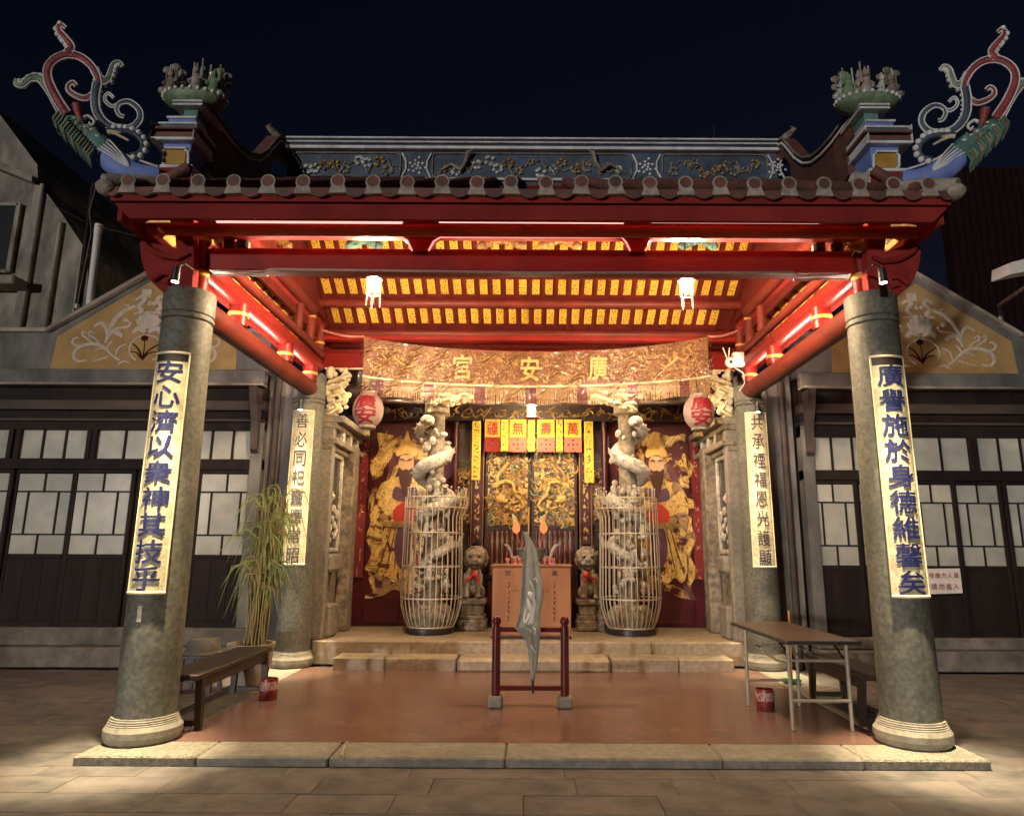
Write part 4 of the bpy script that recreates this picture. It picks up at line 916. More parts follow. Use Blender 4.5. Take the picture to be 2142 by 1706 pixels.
    for y0, y1, z0, z1 in ((9.74, 10.34, 1.50, 1.56), (9.74, 10.34, 2.84, 2.90), (9.73, 9.79, 1.56, 2.84), (10.29, 10.35, 1.56, 2.84)):
        part('niche_frame', MB().box(*(sorted((s * 2.80, s * 2.858))), y0, y1, z0, z1, .008), m_stone, fw)
    b = MB(); rr = random.Random(8)
    for k in range(16): b.sphere((s * 2.83, 9.85 + rr.random() * .4, 1.65 + rr.random() * .7), rr.uniform(.03, .07), 7, 5, (.6, 1, 1))
    part('niche_carving', b, m_stone, fw, 60)
    part('corbel', MB().box(*(sorted((s * 2.70, s * 2.858))), 9.72, 10.2, 1.22, 1.48, .05), m_granite2, fw)
    part('foot_block', MB().box(*(sorted((s * 2.68, s * 2.858))), 9.68, 10.1, P2, .80, .03), m_granite2, fw)
    for z0, z1, o in ((3.28, 3.38, .26), (3.20, 3.28, .16), (2.98, 3.06, .18), (2.90, 2.97, .10)):
        part('cornice', MB().box(*(sorted((s * (2.86 - o), s * 3.06))), 9.50, DY - .1, z0, z1, .012), m_stonedk, fw)
    for Y in (9.9, 10.3, 10.7): part('bracket_stub', MB().box(*(sorted((s * 2.70, s * 2.858))), Y, Y + .10, 3.05, 3.21, .01), m_stone, fw)
    part('wing_wall', MB().box(*(sorted((s * 3.02, s * 3.78))), 9.74, 9.95, -.01, 4.05), m_wallgrey, hall)
    part('downpipe', MB().cyl((s * 3.62, 9.68, 0), (s * 3.62, 9.68, 3.95), .045, n=12), m_timber2, hall, 50)
    # pale gilded bracket carving above the rear columns
    b = MB(); rr = random.Random(21)
    for k in range(30):
        t = k / 29; cx_ = s * (2.90 - .30 * rr.random()); b.sphere((cx_, 9.62 + rr.random() * .1, 3.42 + .66 * t), rr.uniform(.035, .075), 7, 5, (1, .8, rr.uniform(.7, 1.4)))
    for k in range(5): b.tube([(s * 2.88, 9.6, 3.4 + k * .12), (s * (2.72 - .04 * k), 9.56, 3.5 + k * .12), (s * (2.80 - .05 * k), 9.56, 3.62 + k * .1)], [.03, .035, .015], 6)
    part('carved_bracket', b, m_creamedge, hall, 60)
# centre doors
for s in (-1, 1):
    xa, xb = (-.715, .024) if s < 0 else (.032, .775)
    lf = part('door_leaf', MB().box(xa, xb, DY - .05, DY + .05, P2 + .07, 3.57, .006), m_darkwood, hall)
    zt, zm, zl = 3.42, 1.92, 1.15
    part('door_panel', MB().box(xa + .05, xb - .05, DY - .062, DY - .049, zm, zt), m_dragonpaint, lf)
    cxm = (xa + xb) / 2; rr = random.Random(40 + s)
    path = []; 
    for k in range(34):
        t = k / 33; a = 1.2 + 9.5 * t; r = .10 + .16 * abs(math.sin(2.4 * a))
        path.append((cxm + s * r * math.cos(a), DY - .085, zm + .18 + 1.05 * t + .13 * math.sin(1.7 * a)))
    part('gilded_dragon', MB().tube(path, [.012 + .024 * math.sin(math.pi * (k / 33) ** .7) for k in range(34)], 7), m_robe, lf, 50)
    for k in range(150):
        u, v = rr.uniform(xa + .06, xb - .06), zm + .02 + (zt - .30 - zm) * rr.random() ** 1.25; L = rr.uniform(.05, .14); a = rr.uniform(0, 6.28); w = rr.choice((-2.4, 2.4))
        pts = [(u + L * t * math.cos(a + w * t), DY - .07, v + L * t * math.sin(a + w * t)) for t in (0, .25, .5, .75, 1)]
        part('gilded_curl', MB().tube(pts, [.008, .016, .018, .013, .004], 6), rr.choice((m_olgold, m_olgold, m_stonedk, m_gold, m_green)), lf, 50)
    b = MB(); b.sphere((cxm + s * .12, DY - .07, zm + .42), .085, 10, 7, (1, .5, .9)); b.sphere((cxm + s * .05, DY - .09, zm + .38), .05, 8, 6, (1, .7, .7))
    for q in (-1, 1): b.tube([(cxm + s * .12, DY - .08, zm + .48), (cxm + s * .12 + q * .06, DY - .09, zm + .56), (cxm + s * .12 + q * .05, DY - .09, zm + .64)], [.016, .013, .004], 5)
    part('dragon_head', b, m_robe, lf, 60)
    part('door_rail', MB().box(xa + .02, xb - .02, DY - .075, DY - .049, zm - .08, zm - .01, .006), m_darkwood, lf)
    part('door_rail', MB().box(xa + .02, xb - .02, DY - .075, DY - .049, zl - .07, zl, .006), m_darkwood, lf)
    part('lattice_back', MB().box(xa + .06, xb - .06, DY - .058, DY - .049, zl, zm - .08), m_stonedk, lf)
    spn = mesh_of(MB().lathe(0, 0, [(.022, 0), (.028, .06), (.016, .14), (.030, .26), (.030, .40), (.016, .52), (.028, .62), (.022, zm - .08 - zl)], 10), m_doorred, 'spindle', 50)
    for k in range(8): inst('spindle', spn, lf, (xa + .09 + (xb - xa - .18) * k / 7, DY - .075, zl))
    for k in range(2): part('lower_panel', MB().box(xa + .06 + k * (xb - xa - .1) / 2, xa + .02 + (k + 1) * (xb - xa - .1) / 2, DY - .064, DY - .049, P2 + .14, zl - .10, .008), m_doorred, lf)
    X = -.83 if s < 0 else .90
    cb = part('couplet_board', MB().box(X - .085, X + .085, DY - .13, DY - .06, 1.62, 3.58, .008), m_darkwood, hall)
    part('board_frame', MB().box(X - .098, X - .086, DY - .14, DY - .06, 1.60, 3.58).box(X + .086, X + .098, DY - .14, DY - .06, 1.60, 3.58), m_altarwood, cb)
    part('inscription', MB().box(X - .07, X + .07, DY - .136, DY - .131, 1.66, 3.5), m_goldscript, cb)
    part('foot_block', MB().box(X - .10, X + .10, DY - .15, DY - .05, 1.50, 1.598, .01), m_stonedk, cb)
    x0, x1 = sorted((s * .96 + .03, s * 1.22 + .01))
    cp = part('carved_panel', MB().box(x0, x1, DY - .06, DY + .05, P2, 3.57), m_darkwood, hall); part('panel_carving', MB().box(x0 + .04, x1 - .04, DY - .064, DY - .059, 1.97, 2.83), m_dragonpaint, cp)
    for z0, z1 in ((2.95, 3.45), (1.95, 2.85), (1.25, 1.85)):
        part('panel_frame', MB().tube([(x0 + .03, DY - .065, z0), (x1 - .03, DY - .065, z0), (x1 - .03, DY - .065, z1), (x0 + .03, DY - .065, z1)], .008, 4, closed=True), m_altarwood, cp)
    for k in range(16):
        u, v = rr.uniform(x0 + .05, x1 - .05), rr.uniform(1.98, 2.82); L = rr.uniform(.04, .08); a = rr.uniform(0, 6.28)
        part('gilded_curl', MB().tube([(u + L * t * math.cos(a + 2.2 * t), DY - .072, v + L * t * math.sin(a + 2.2 * t)) for t in (0, .5, 1)], [.008, .014, .004], 5), m_olgold, cp, 50)
    part('post', MB().cyl((x1 - .01 if s > 0 else x0 + .01, DY - .12, P2), (x1 - .01 if s > 0 else x0 + .01, DY - .12, 3.58), .05, n=12), m_doorred, hall, 50)
# carved lintel screen over the doors
b = MB(); rr = random.Random(77)
for k in range(90):
    x_ = -2.6 + 5.2 * k / 89; a_ = rr.uniform(0, 6.28); L_ = rr.uniform(.08, .16); w_ = rr.choice((-2.6, 2.6))
    b.tube([(x_ + L_ * t * math.cos(a_ + w_ * t), 10.93, 3.70 + rr.uniform(-.01, .01) + L_ * t * math.sin(a_ + w_ * t)) for t in (0, .3, .6, 1)], [.012, .022, .018, .005], 5)
part('lintel_carving', b, m_olgold, hall, 60, kind='stuff')

# ================================================================== SIDE HOUSES
YH = 9.60
def hu(u, v=1000, Y=YH): return atY(u, v, Y).x
vine = [((1260, 975), (1180, 920), (1100, 840), (1000, 805), (880, 820), (800, 870), (780, 940), (830, 985), (910, 970)), ((880, 815), (800, 820), (765, 780), (800, 740), (832, 742)),
        ((1000, 805), (950, 770), (870, 705), (880, 672), (912, 690)), ((1070, 830), (1000, 745), (940, 712), (950, 672), (1000, 700)), ((1110, 790), (1130, 700), (1100, 612), (1050, 580), (988, 622)),
        ((1130, 690), (1200, 560), (1300, 462), (1430, 402)), ((1320, 440), (1352, 402), (1300, 390)), ((1140, 680), (1220, 640), (1340, 625), (1370, 582), (1322, 552)), ((1130, 740), (1190, 668), (1250, 690), (1292, 732)),
        ((1120, 850), (1150, 800), (1185, 770)), ((990, 882), (1050, 850), (1100, 855)), ((1215, 925), (1245, 845), (1330, 800)), ((970, 985), (1060, 960), (1150, 930)), ((1240, 1020), (1300, 985), (1360, 1000)),
        ((1540, 650), (1545, 560), (1545, 462)), ((1530, 640), (1490, 590), (1488, 500)), ((1440, 540), (1470, 600), (1520, 640)), ((1392, 690), (1460, 642), (1535, 680)),
        ((1425, 345), (1490, 308), (1522, 340), (1462, 410), (1500, 462), (1405, 488))]
vw = [22, 16, 13, 13, 20, 30, 12, 16, 34, 13, 11, 12, 10, 12, 60, 40, 26, 34, 28]
def c7(x, y): return (x * .19934, 560 + y * .19934)
def gable_art(parent, cxu, mirr, Y):
    """relief scrolls of the gable: traced for one half, laid out about the peak of this house"""
    ref = atY(*c7(1545, 700), YH); dx = cxu - ref.x
    for half in (1, -1):
        b = MB()
        for pts, w in zip(vine, vw):
            q = []
            for x, y in fcurve(pts, 4):
                p = atY(*c7(x, y), YH); q.append((ref.x + half * (p.x - ref.x) + dx, Y, p.z))
            n = len(q); b.tube(q, [.00135 * .5 * w * (.55 + .6 * math.sin(math.pi * (i + .6) / n)) * 1.75 for i in range(n)], 6, squash=((0, 1, 0), .5))
        if half == 1 or True:
            for x, y, r in ((1315, 555, 32), (1575 if half > 0 else 1545, 378, 30)):
                p = atY(*c7(x, y), YH); b.sphere((ref.x + half * (p.x - ref.x) + dx, Y, p.z), r * .00135, 8, 6, (1, .5, 1))
        part('scroll_relief', b, m_relief, parent, 60)
    p = atY(*c7(1545, 270), YH); part('block_relief', MB().box(p.x + dx - .075, p.x + dx + .075, Y - .015, Y + .02, p.z - .065, p.z + .065, .01), m_relief, parent)
    cc = atY(*c7(1530, 850), YH)
    part('ring_relief', MB().tube([(cc.x + dx + .235 * math.cos(a), Y, cc.z + .20 * math.sin(a)) for a in [math.radians(-60 + 300 * k / 24) for k in range(25)]], .014, 6, squash=((0, 1, 0), .5)), m_relief, parent, 60)
    b = MB()
    for pts, w in ((((1495, 975), (1515, 850), (1518, 740)), 14), (((1495, 960), (1560, 870), (1680, 800)), 20), (((1490, 950), (1450, 850), (1382, 790)), 20), (((1500, 960), (1560, 900), (1650, 885)), 18), (((1482, 950), (1430, 890), (1370, 885)), 18)):
        q = [atY(*c7(x, y), YH) for x, y in fcurve(pts, 4)]; n = len(q)
        b.tube([(p.x + dx, Y + .002, p.z) for p in q], [.00135 * .5 * w * (1.2 - .7 * i / n) for i in range(n)], 6, squash=((0, 1, 0), .35))
    p = atY(*c7(1520, 740), YH); b.sphere((p.x + dx, Y + .002, p.z), .055, 10, 6, (1, .3, .85)); part('flower_painting', b, m_brownpaint, parent, 60)
def leaf(parent, x0, x1, zs, pane, slide):
    """a sliding door: stiles and rails, panes in 2 + 3 + 2 and a boarded foot"""
    zt, z1, z2, z3, z4, zb = zs; Y = YH + .07 + (.045 if slide else 0)
    dl = part('door_leaf', MB().box(x0, x0 + .05, Y - .02, Y + .02, zb, zt, .004).box(x1 - .05, x1, Y - .02, Y + .02, zb, zt, .004)
              .box(x0 + .05, x1 - .05, Y - .018, Y + .018, zt - .05, zt, .004).box(x0 + .05, x1 - .05, Y - .018, Y + .018, z4 - .045, z4, .004).box(x0 + .05, x1 - .05, Y - .018, Y + .018, zb, zb + .07, .004), m_timber, parent)
    w = x1 - x0 - .1; xa = x0 + .05
    for za, zb2, cuts in ((z1, zt - .05, (0, .5, 1)), (z2, z1, (0, .22, .78, 1)), (z4, z2, (0, .5, 1))):
        part('glazing_bar', MB().box(xa, x1 - .05, Y - .014, Y + .014, za - .011, za + .011), m_timber, dl)
        for i in range(len(cuts) - 1):
            p0, p1 = xa + w * cuts[i], xa + w * cuts[i + 1]
            part('pane', MB().box(p0 + .006, p1 - .006, Y - .003, Y + .003, za + .011, zb2 - .011), pane, dl)
            if i: part('glazing_bar', MB().box(p0 - .012, p0 + .012, Y - .015, Y + .015, za + .011, zb2 - .011), m_timber, dl)
    nb = 3
    for i in range(nb): part('foot_board', MB().box(xa + w * i / nb + .002, xa + w * (i + 1) / nb - .002, Y - .010, Y + .008, zb + .07, z4 - .046, .003), m_timber, dl)
def house(name, label, s, peak, xin, xout, panel_in, zs, zb, transoms, leaves, ztr, pane, cornice):
    h = thing(name, label, 'house', (peak, YH + .2, 0))
    xa, xb = min(xin, xout), max(xin, xout)
    pts = [(xa, 4.0), (xa, 4.62), (peak - 1.42, 4.63), (peak, 5.56), (peak + 1.42, 4.63), (xb, 4.62), (xb, 4.0)]
    wl_ = part('parapet', MB().prism([(x, YH, z) for x, z in pts], [(x, YH + .28, z) for x, z in pts]), m_wallgrey, h)
    pn = [(peak - 1.34, 4.045), (peak - 1.30, 4.54), (peak, 5.42), (peak + 1.30, 4.54), (peak + 1.34, 4.045)]
    gp = part('gable_panel', MB().prism([(x, YH - .012, z) for x, z in pn], [(x, YH + .01, z) for x, z in pn]), m_ochwall, h)
    gable_art(gp, peak, False, YH - .016)
    for sg in (-1, 1):
        part('coping', MB().hexa([(peak + sg * 1.44, YH - .07, 4.60), (peak, YH - .07, 5.53), (peak, YH + .34, 5.53), (peak + sg * 1.44, YH + .34, 4.60), (peak + sg * 1.44, YH - .07, 4.66), (peak, YH - .07, 5.60), (peak, YH + .34, 5.60), (peak + sg * 1.44, YH + .34, 4.66)]), m_concrete, h)
        e0, e1 = (xa, peak - 1.44) if sg < 0 else (peak + 1.44, xb)
        if e1 - e0 > .05: part('coping', MB().box(e0, e1, YH - .06, YH + .33, 4.60, 4.665, .01), m_concrete, h)
    part('cornice', MB().box(xa, xb, YH - .12, YH + .02, 3.83, 4.03, .012), m_wallgrey, h)
    part('cornice', MB().box(xa, xb, YH - .17, YH + .02, 3.79, 3.828, .008), m_concrete, h)
    for z0, z1, yy, mt in ((3.60, 3.785, .02, m_timber), (3.46, 3.597, -.03, m_timber2), (3.335, 3.457, .04, m_timber), (3.30, 3.332, -.02, m_timber2)):
        part('lintel_board', MB().box(xa, xb, YH + yy, YH + .2, z0, z1, .004), mt, h)
    part('body', MB().box(xa, xb, YH + .22, YH + .6, 0, 3.99), m_timber, h)
    part('header', MB().box(xa, xb, YH + .03, YH + .2, ztr[1] - .0, 3.298), m_timber, h)
    part('mid_rail', MB().box(xa, xb, YH + .03, YH + .2, zs[0], ztr[0], .004), m_timber, h)
    for x0, x1, n in transoms:
        tw = part('transom_window', MB().box(x0 - .02, x1 + .02, YH + .10, YH + .12, ztr[0], ztr[1]), m_timber, h)
        for xp in (x0 - .06, x1): part('transom_post', MB().box(xp, xp + .06, YH + .028, YH + .099, ztr[0], ztr[1]), m_timber, tw)
        w = (x1 - x0) / n
        for i in range(n):
            part('pane', MB().box(x0 + w * i + .012, x0 + w * (i + 1) - .012, YH + .08, YH + .088, ztr[0] + .004, ztr[1] - .004), pane, tw)
            if i: part('glazing_bar', MB().box(x0 + w * i - .016, x0 + w * i + .016, YH + .065, YH + .10, ztr[0], ztr[1]), m_timber, tw)
    for i, (x0, x1) in enumerate(leaves): leaf(h, x0, x1, zs, pane, i % 2)
    for x in (xin,):
        x0, x1 = sorted((x, x + s * .16)); part('door_post', MB().box(x0, x1, YH + .005, YH + .2, zb, 3.29, .006), m_wallgrey, h)
    b = MB(); yb = YH - .10; bx0 = xin + s * .10
    b.prism([(bx0 - .05, YH, 3.76), (bx0 - .05, YH - .26, 3.76), (bx0 - .05, YH - .22, 3.60), (bx0 - .05, YH - .10, 3.30), (bx0 - .05, YH - .05, 2.90), (bx0 - .05, YH, 2.85)],
            [(bx0 + .05, YH, 3.76), (bx0 + .05, YH - .26, 3.76), (bx0 + .05, YH - .22, 3.60), (bx0 + .05, YH - .10, 3.30), (bx0 + .05, YH - .05, 2.90), (bx0 + .05, YH, 2.85)])
    part('eave_bracket', b, m_timber2, h)
    part('plinth', MB().box(xa, xb, YH - .04, YH + .22, .27, zb, .015), m_plinth, h)
    part('plinth', MB().box(xa, xb, YH - .20, YH + .22, .02, .268, .015), m_plinth, h)
    return h
zsL = (2.62, 2.31, 1.72, 1.5, 1.445, .50)
xs = [hu(u, 1080) for u in (8, 138, 268, 402, 528)]
lL = house('side_house', 'dim shop house with ochre gable and frosted sliding doors behind the potted reeds', -1, -5.56, -3.76, -9.2, 0, zsL, .50,
           [(hu(-95, 925), hu(12, 925), 2), (hu(36, 925), hu(177, 925), 3), (hu(197, 925), hu(373, 925), 3), (hu(394, 925), hu(528, 925), 3)],
           [(xs[0] - .86, xs[0]), (xs[0], xs[1]), (xs[1], xs[2]), (xs[2], xs[3]), (xs[3], xs[4])], (2.77, 3.18), m_pane, True)
zsR = (2.52, 2.21, 1.62, 1.4, 1.345, .42)
ur = [1698, 1802, 1906, 2009, 2112, 2215, 2318]; xr = [hu(u, 1080) for u in ur]
lR = house('side_house', 'dim shop house with brown gable and paper notice behind the folding table', 1, 5.68, 3.84, 9.2, 0, zsR, .42,
           [(hu(1700, 945), hu(1832, 945), 3), (hu(1856, 945), hu(2033, 945), 3), (hu(2050, 945), hu(2190, 945), 3)],
           [(xr[i], xr[i + 1]) for i in range(6)], (2.66, 3.13), m_pane2, True)
a, c = atY(2106, 574, 8.3), atY(2200, 530, 8.3)
part('awning', MB().hexa([(a.x, 8.25, a.z - .02), (a.x + .9, 8.25, a.z + .16), (a.x + .9, 8.6, a.z + .20), (a.x, 8.6, a.z + .02), (a.x + .03, 8.25, a.z + .14), (a.x + .9, 8.25, a.z + .38), (a.x + .9, 8.6, a.z + .42), (a.x + .03, 8.6, a.z + .18)]), m_plastic, lR)
part('awning_post', MB().tube([(a.x + .8, 8.5, a.z + .2), (a.x + .85, 9.7, a.z + .1), (a.x + .85, 9.7, 4.5)], .03, 8), m_conduit, lR)

# paper notice
nt_ = thing('paper_notice', 'white paper notice with red lettering taped on dark door boards', 'notice', atY(1976, 1240, 9.60))
f = [atY(u, v, 9.628) for u, v in ((1940, 1189), (2008, 1188), (2014, 1240), (1943, 1242))]
part('sheet', MB().prism(f, [p + Vector((0, .004, 0)) for p in f]), m_paper, nt_)
mb = MB(); p = atY(1974, 1203, 9.625); q = atY(1977, 1226, 9.625)
write_flat(mb, '非廟方人員', p.x - .165, 9.6245, p.z, .07, .07, .083, .015, False); part('lettering', mb, m_noticered, nt_); mb = MB(); write_flat(mb, '請勿進入', q.x - .15, 9.6245, q.z, .08, .08, .10, .015, False)
part('lettering', mb, m_noticered, nt_)

# ================================================================== BACKGROUND
nb = thing('concrete_building', 'stained old concrete building rising behind the shop house', 'building', (-11, 16, 0))
o = [(-13.5, 12.4), (-12.06, 11.14), (-11.03, 9.9), (-10.95, 9.5), (-10.3, 8.7), (-9.62, 7.8), (-9.40, 6.1), (-9.3, 0), (-13.5, 0)]
part('wall', MB().prism([(x, 14, z) for x, z in o], [(x, 19, z) for x, z in o]), m_concrete, nb)
for x0, x1, z0, z1 in ((-10.95, -10.75, 5.0, 9.4), (-10.3, -10.22, 5.0, 8.5), (-9.72, -9.62, 5.0, 7.7)): part('rib', MB().box(x0, x1, 13.9, 14, z0, z1, .02), m_concrete, nb)
part('slab_edge', MB().hexa([(-13, 13.75, 10.2), (-10.9, 13.75, 9.35), (-10.9, 14, 9.35), (-13, 14, 10.2), (-13, 13.75, 10.4), (-10.9, 13.75, 9.5), (-10.9, 14, 9.5), (-13, 14, 10.4)]), m_concrete, nb)
w0 = atY(-30, 565, 13.95); w1 = atY(40, 432, 13.95)
wn_ = part('window', MB().box(w0.x, w1.x, 13.93, 13.98, w0.z, w1.z), m_panedark, nb)
part('window_frame', MB().box(w1.x - .03, w1.x + .06, 13.9, 13.97, w0.z - .05, w1.z + .06).box(w0.x, w1.x, 13.9, 13.97, w1.z, w1.z + .07).box(w0.x, w1.x, 13.9, 13.97, w0.z - .07, w0.z), m_concrete, wn_)
part('ledge', MB().box(-13, -10.75, 13.5, 14, 6.9, 7.1, .03), m_concrete, nb)
p = atY(207, 470, 10.5)
sp_ = thing('vent_pipe', 'pale capped vent pipe standing behind the shop house gable', 'pipe', (p.x, 10.5, 0))
part('pipe', MB().cyl((p.x + .16, 10.5, 0), (p.x, 10.5, p.z - .15), .055, n=14), m_plastic, sp_, 50); part('cap', MB().cyl((p.x, 10.5, p.z - .16), (p.x, 10.5, p.z), .062, n=14), m_plastic, sp_, 50)
p = atY(196, 385, 10.7)
up = thing('utility_pole', 'slim dark pole with cables beside the pale vent pipe', 'pole', (p.x, 10.7, 0))
part('pole', MB().cyl((p.x + .08, 10.7, 0), (p.x, 10.7, p.z), .05, .04, 10), m_timber, up, 50)
part('cable', MB().tube([(p.x + .08, 10.66, p.z), (p.x + .02, 10.66, p.z - .5), (p.x + .10, 10.66, p.z - .9), (p.x + .03, 10.66, 5.2)], .008, 5), m_conduit, up, 50)
part('clamp', MB().cyl((p.x + .03, 10.7, 5.35), (p.x + .03, 10.7, 5.42), .06, n=10), m_conduit, up, 50)
w = [atY(u, v, Y) for u, v, Y in ((110, 428, 13.9), (170, 460, 12), (230, 480, 9.5), (296, 496, 6.0))]
single('overhead_wire', MB().tube(w, .007, 5), m_wire, 'thin overhead wire from concrete building to pavilion corner', 'wire', tuple(w[0]), 50)
cw = thing('corrugated_wall', 'tall dark red corrugated metal wall behind the brown gable', 'wall', (11, 14, 0))
m_corr = M('dark red corrugated steel', (.016, .006, .007), (.010, .004, .005), 3, .8, spec=.1)
part('wall', MB().box(9.2, 16, 14.06, 14.3, 0, 10.0), m_corr, cw)
b = MB()
for k in range(40): b.box(9.2 + k * .17, 9.28 + k * .17, 14.02, 14.058, 0, 9.98)
part('rib', b, m_corr, cw, kind='stuff')

# ================================================================== THINGS IN FRONT OF THE HALL
def remeshed(mb, name, mat, parent, vox=.018, smooth_it=2, label=None):
    me = mb.mesh(name, None, WL[parent.name]); ob = bpy.data.objects.new(name, me); COL.objects.link(ob)
    md = ob.modifiers.new('r', 'REMESH'); md.mode = 'VOXEL'; md.voxel_size = vox
    ms = ob.modifiers.new('s', 'SMOOTH'); ms.iterations = smooth_it; ms.factor = .5
    bpy.context.view_layer.update()
    m2 = bpy.data.meshes.new_from_object(ob.evaluated_get(bpy.context.evaluated_depsgraph_get()))
    bpy.data.objects.remove(ob); m2.name = name; m2.materials.clear(); m2.materials.append(mat)
    for p_ in m2.polygons: p_.use_smooth = True
    o = bpy.data.objects.new(name, m2); COL.objects.link(o); o.parent = parent; WL[o.name] = WL[parent.name]; return o
CYD = 10.38
def dragon_column(s, label):
    cx = -1.42 if s < 0 else 1.48
    t = thing('dragon_column', label, 'column', (cx, CYD, P2), 'carved dragon columns of the hall')
    part('pedestal', MB().lathe(cx, CYD, [(.30, P2), (.30, P2 + .07), (.26, P2 + .09), (.28, P2 + .16), (.31, P2 + .24), (.30, P2 + .33), (.25, P2 + .38), (.24, P2 + .40)], 28), m_stonedk, t, 30)
    b = MB()
    for k in range(22): a = 2 * math.pi * k / 22; b.tube([(cx + .29 * math.cos(a), CYD + .29 * math.sin(a), P2 + .17), (cx + .315 * math.cos(a), CYD + .315 * math.sin(a), P2 + .26), (cx + .27 * math.cos(a), CYD + .27 * math.sin(a), P2 + .36)], [.02, .042, .012], 6)
    part('lotus_petals', b, m_stonedk, t, 60)
    part('shaft', MB().lathe(cx, CYD, [(.13, P2 + .38), (.13, 2.0), (.125, 3.55), (.19, 3.58), (.19, 3.78)], 20), m_stonedk, t, 40)
    path = []; rad = []
    n = 110
    for k in range(n):
        f = k / (n - 1); a = s * (.6 + 2 * math.pi * 3.6 * f); r = .205 + .05 * math.sin(9 * f * math.pi); z = 3.42 - (3.42 - .95) * f
        path.append((cx + r * math.sin(a), CYD - r * math.cos(a), z)); rad.append((.052 + .058 * math.sin(math.pi * min(1, f * 1.15 + .05)) ** .6) * (1 if f < .95 else .7))
    b = MB().tube(path, rad, 9)
    hd = Vector(path[0]); b.sphere(hd + Vector((0, -.03, .02)), .10, 10, 7, (1.1, 1, .85)); b.sphere(hd + Vector((-s * .05, -.09, -.02)), .065, 8, 6, (1, 1.2, .7))
    for k in range(2, n - 2, 2):     # dorsal fins
        p_ = Vector(path[k]); o_ = (p_ - Vector((cx, CYD, p_.z))).normalized(); b.tube([p_ + o_ * rad[k] * .7, p_ + o_ * (rad[k] + .035) + Vector((0, 0, .02))], [.022, .004], 5)
    for f in (.22, .47, .72):        # legs with claws
        k = int(f * n); p_ = Vector(path[k]); o_ = (p_ - Vector((cx, CYD, p_.z))).normalized()
        e_ = p_ + o_ * .06 + Vector((-s * .10, -.04, .10)); b.tube([p_, p_ + o_ * .08 + Vector((-s * .05, -.03, -.03)), e_], [.05, .042, .026], 7)
        for c_ in (-1, 0, 1): b.tube([e_, e_ + Vector((-s * .05, -.03, .035 * c_ + .02))], [.015, .004], 5)
    part('dragon', b, m_stone, t, 60)
    rr = random.Random(60 + s); b = MB()
    for k in range(60):             # clouds and small riders between the coils
        a = rr.uniform(-1.9, 1.9); z = rr.uniform(.95, 3.3); r = rr.uniform(.17, .24); sc_ = rr.uniform(.03, .06)
        b.sphere((cx + r * math.sin(a), CYD - r * math.cos(a), z), sc_, 7, 5, (1, 1, rr.uniform(.6, 1.5)))
    part('cloud_carving', b, m_stone, t, 60)
    for k in range(3):
        a = rr.uniform(-.8, .8); z = (1.15, 1.75, 2.25)[k]; q = Vector((cx + .26 * math.sin(a), CYD - .26 * math.cos(a), z)); b = MB()
        b.tube([q, q + Vector((0, 0, .10)), q + Vector((.01, 0, .17))], [.05, .045, .03], 7); b.sphere(q + Vector((.01, -.01, .21)), .032, 7, 5)
        b.tube([q + Vector((0, 0, .13)), q + Vector((.07, -.03, .10)), q + Vector((.08, -.05, .18))], [.018, .015, .01], 5); b.sphere(q + Vector((0, -.02, -.02)), .06, 7, 5, (1.5, .8, .6))
        part('rider_figure', b, m_stone, t, 60)
    b = MB()
    for k in range(60):             # pale gilt bracket carving reaching inwards from the head of the column
        f = rr.random(); b.sphere((cx - s * (-.10 + .62 * f), CYD - .18 + rr.uniform(-.08, .12), 3.80 - .25 * (1 - f) * rr.random() + .04 * rr.random()), rr.uniform(.025, .055), 7, 5, (1.2, 1, .8))
    part('capital', MB().box(cx - .24, cx + .24, CYD - .24, CYD + .24, 3.78, 3.86, .02), m_stonedk, t)
    part('bracket_carving', b, m_creamedge, t, 60)
    return t
dragon_column(-1, 'pale stone column with coiled dragon inside the cage on the lion’s left'.replace('lion’s left', 'hall side nearest the potted reeds'))
dragon_column(1, 'pale stone column with coiled dragon inside the cage on the folding table side')

def guard_cage(s, label):
    cx = -1.42 if s < 0 else 1.48; inner = -s     # the lip opens towards the middle of the hall
    t = thing('guard_cage', label, 'cage', (cx, CYD, P2), 'steel guard cages round the dragon columns')
    def rad_at(z, th):
        if z < .46: r = .30 + .03 * (z - .38) / .08
        elif z < .92: f = (z - .46) / .46; r = .33 + .115 * math.sin(f * math.pi / 2) ** .8
        else: r = .445 - .02 * min(1, (z - .92) / 1.0)
        lip_ = max(0, math.cos(th)) ** 1.5
        if z > 2.02: r += lip_ * .085 * math.sin(min(1, (z - 2.02) / .22) * math.pi / 2)
        return r
    def pt(z, th): r = rad_at(z, th); return (cx + inner * r * math.cos(th), CYD - r * math.sin(th), z)
    part('base_ring', MB().lathe(cx, CYD, [(.33, P2), (.35, P2 + .005), (.35, P2 + .075), (.31, P2 + .085)], 36), m_black, t, 30)
    zlist = [.45, .50, .56, .63, .72, .82, .92, 1.3, 1.7, 2.02, 2.08, 2.14, 2.20, 2.26, 2.29]
    NB = 34
    for k in range(NB):
        th = 2 * math.pi * k / NB
        part('cage_bar', MB().tube([pt(z, th) for z in zlist], .0072, 6), m_steel, t, 60)
    for z in (.46, .86, 1.30, 1.78, 2.29) + ((2.14,)):
        part('cage_ring', MB().tube([pt(z, 2 * math.pi * k / 48) for k in range(48)], .0115, 6, closed=True), m_steel, t, 60)
    for k in range(22):
        th = 2 * math.pi * k / 22; x_, y_, z_ = pt(2.29, th); x_ = cx + (x_ - cx) * .93; y_ = CYD + (y_ - CYD) * .93
        part('spike', MB().cyl((x_, y_, 2.26), (x_, y_, 2.42), .0055, n=5).sphere((x_, y_, 2.43), .017, 7, 5), m_steel, t, 60)
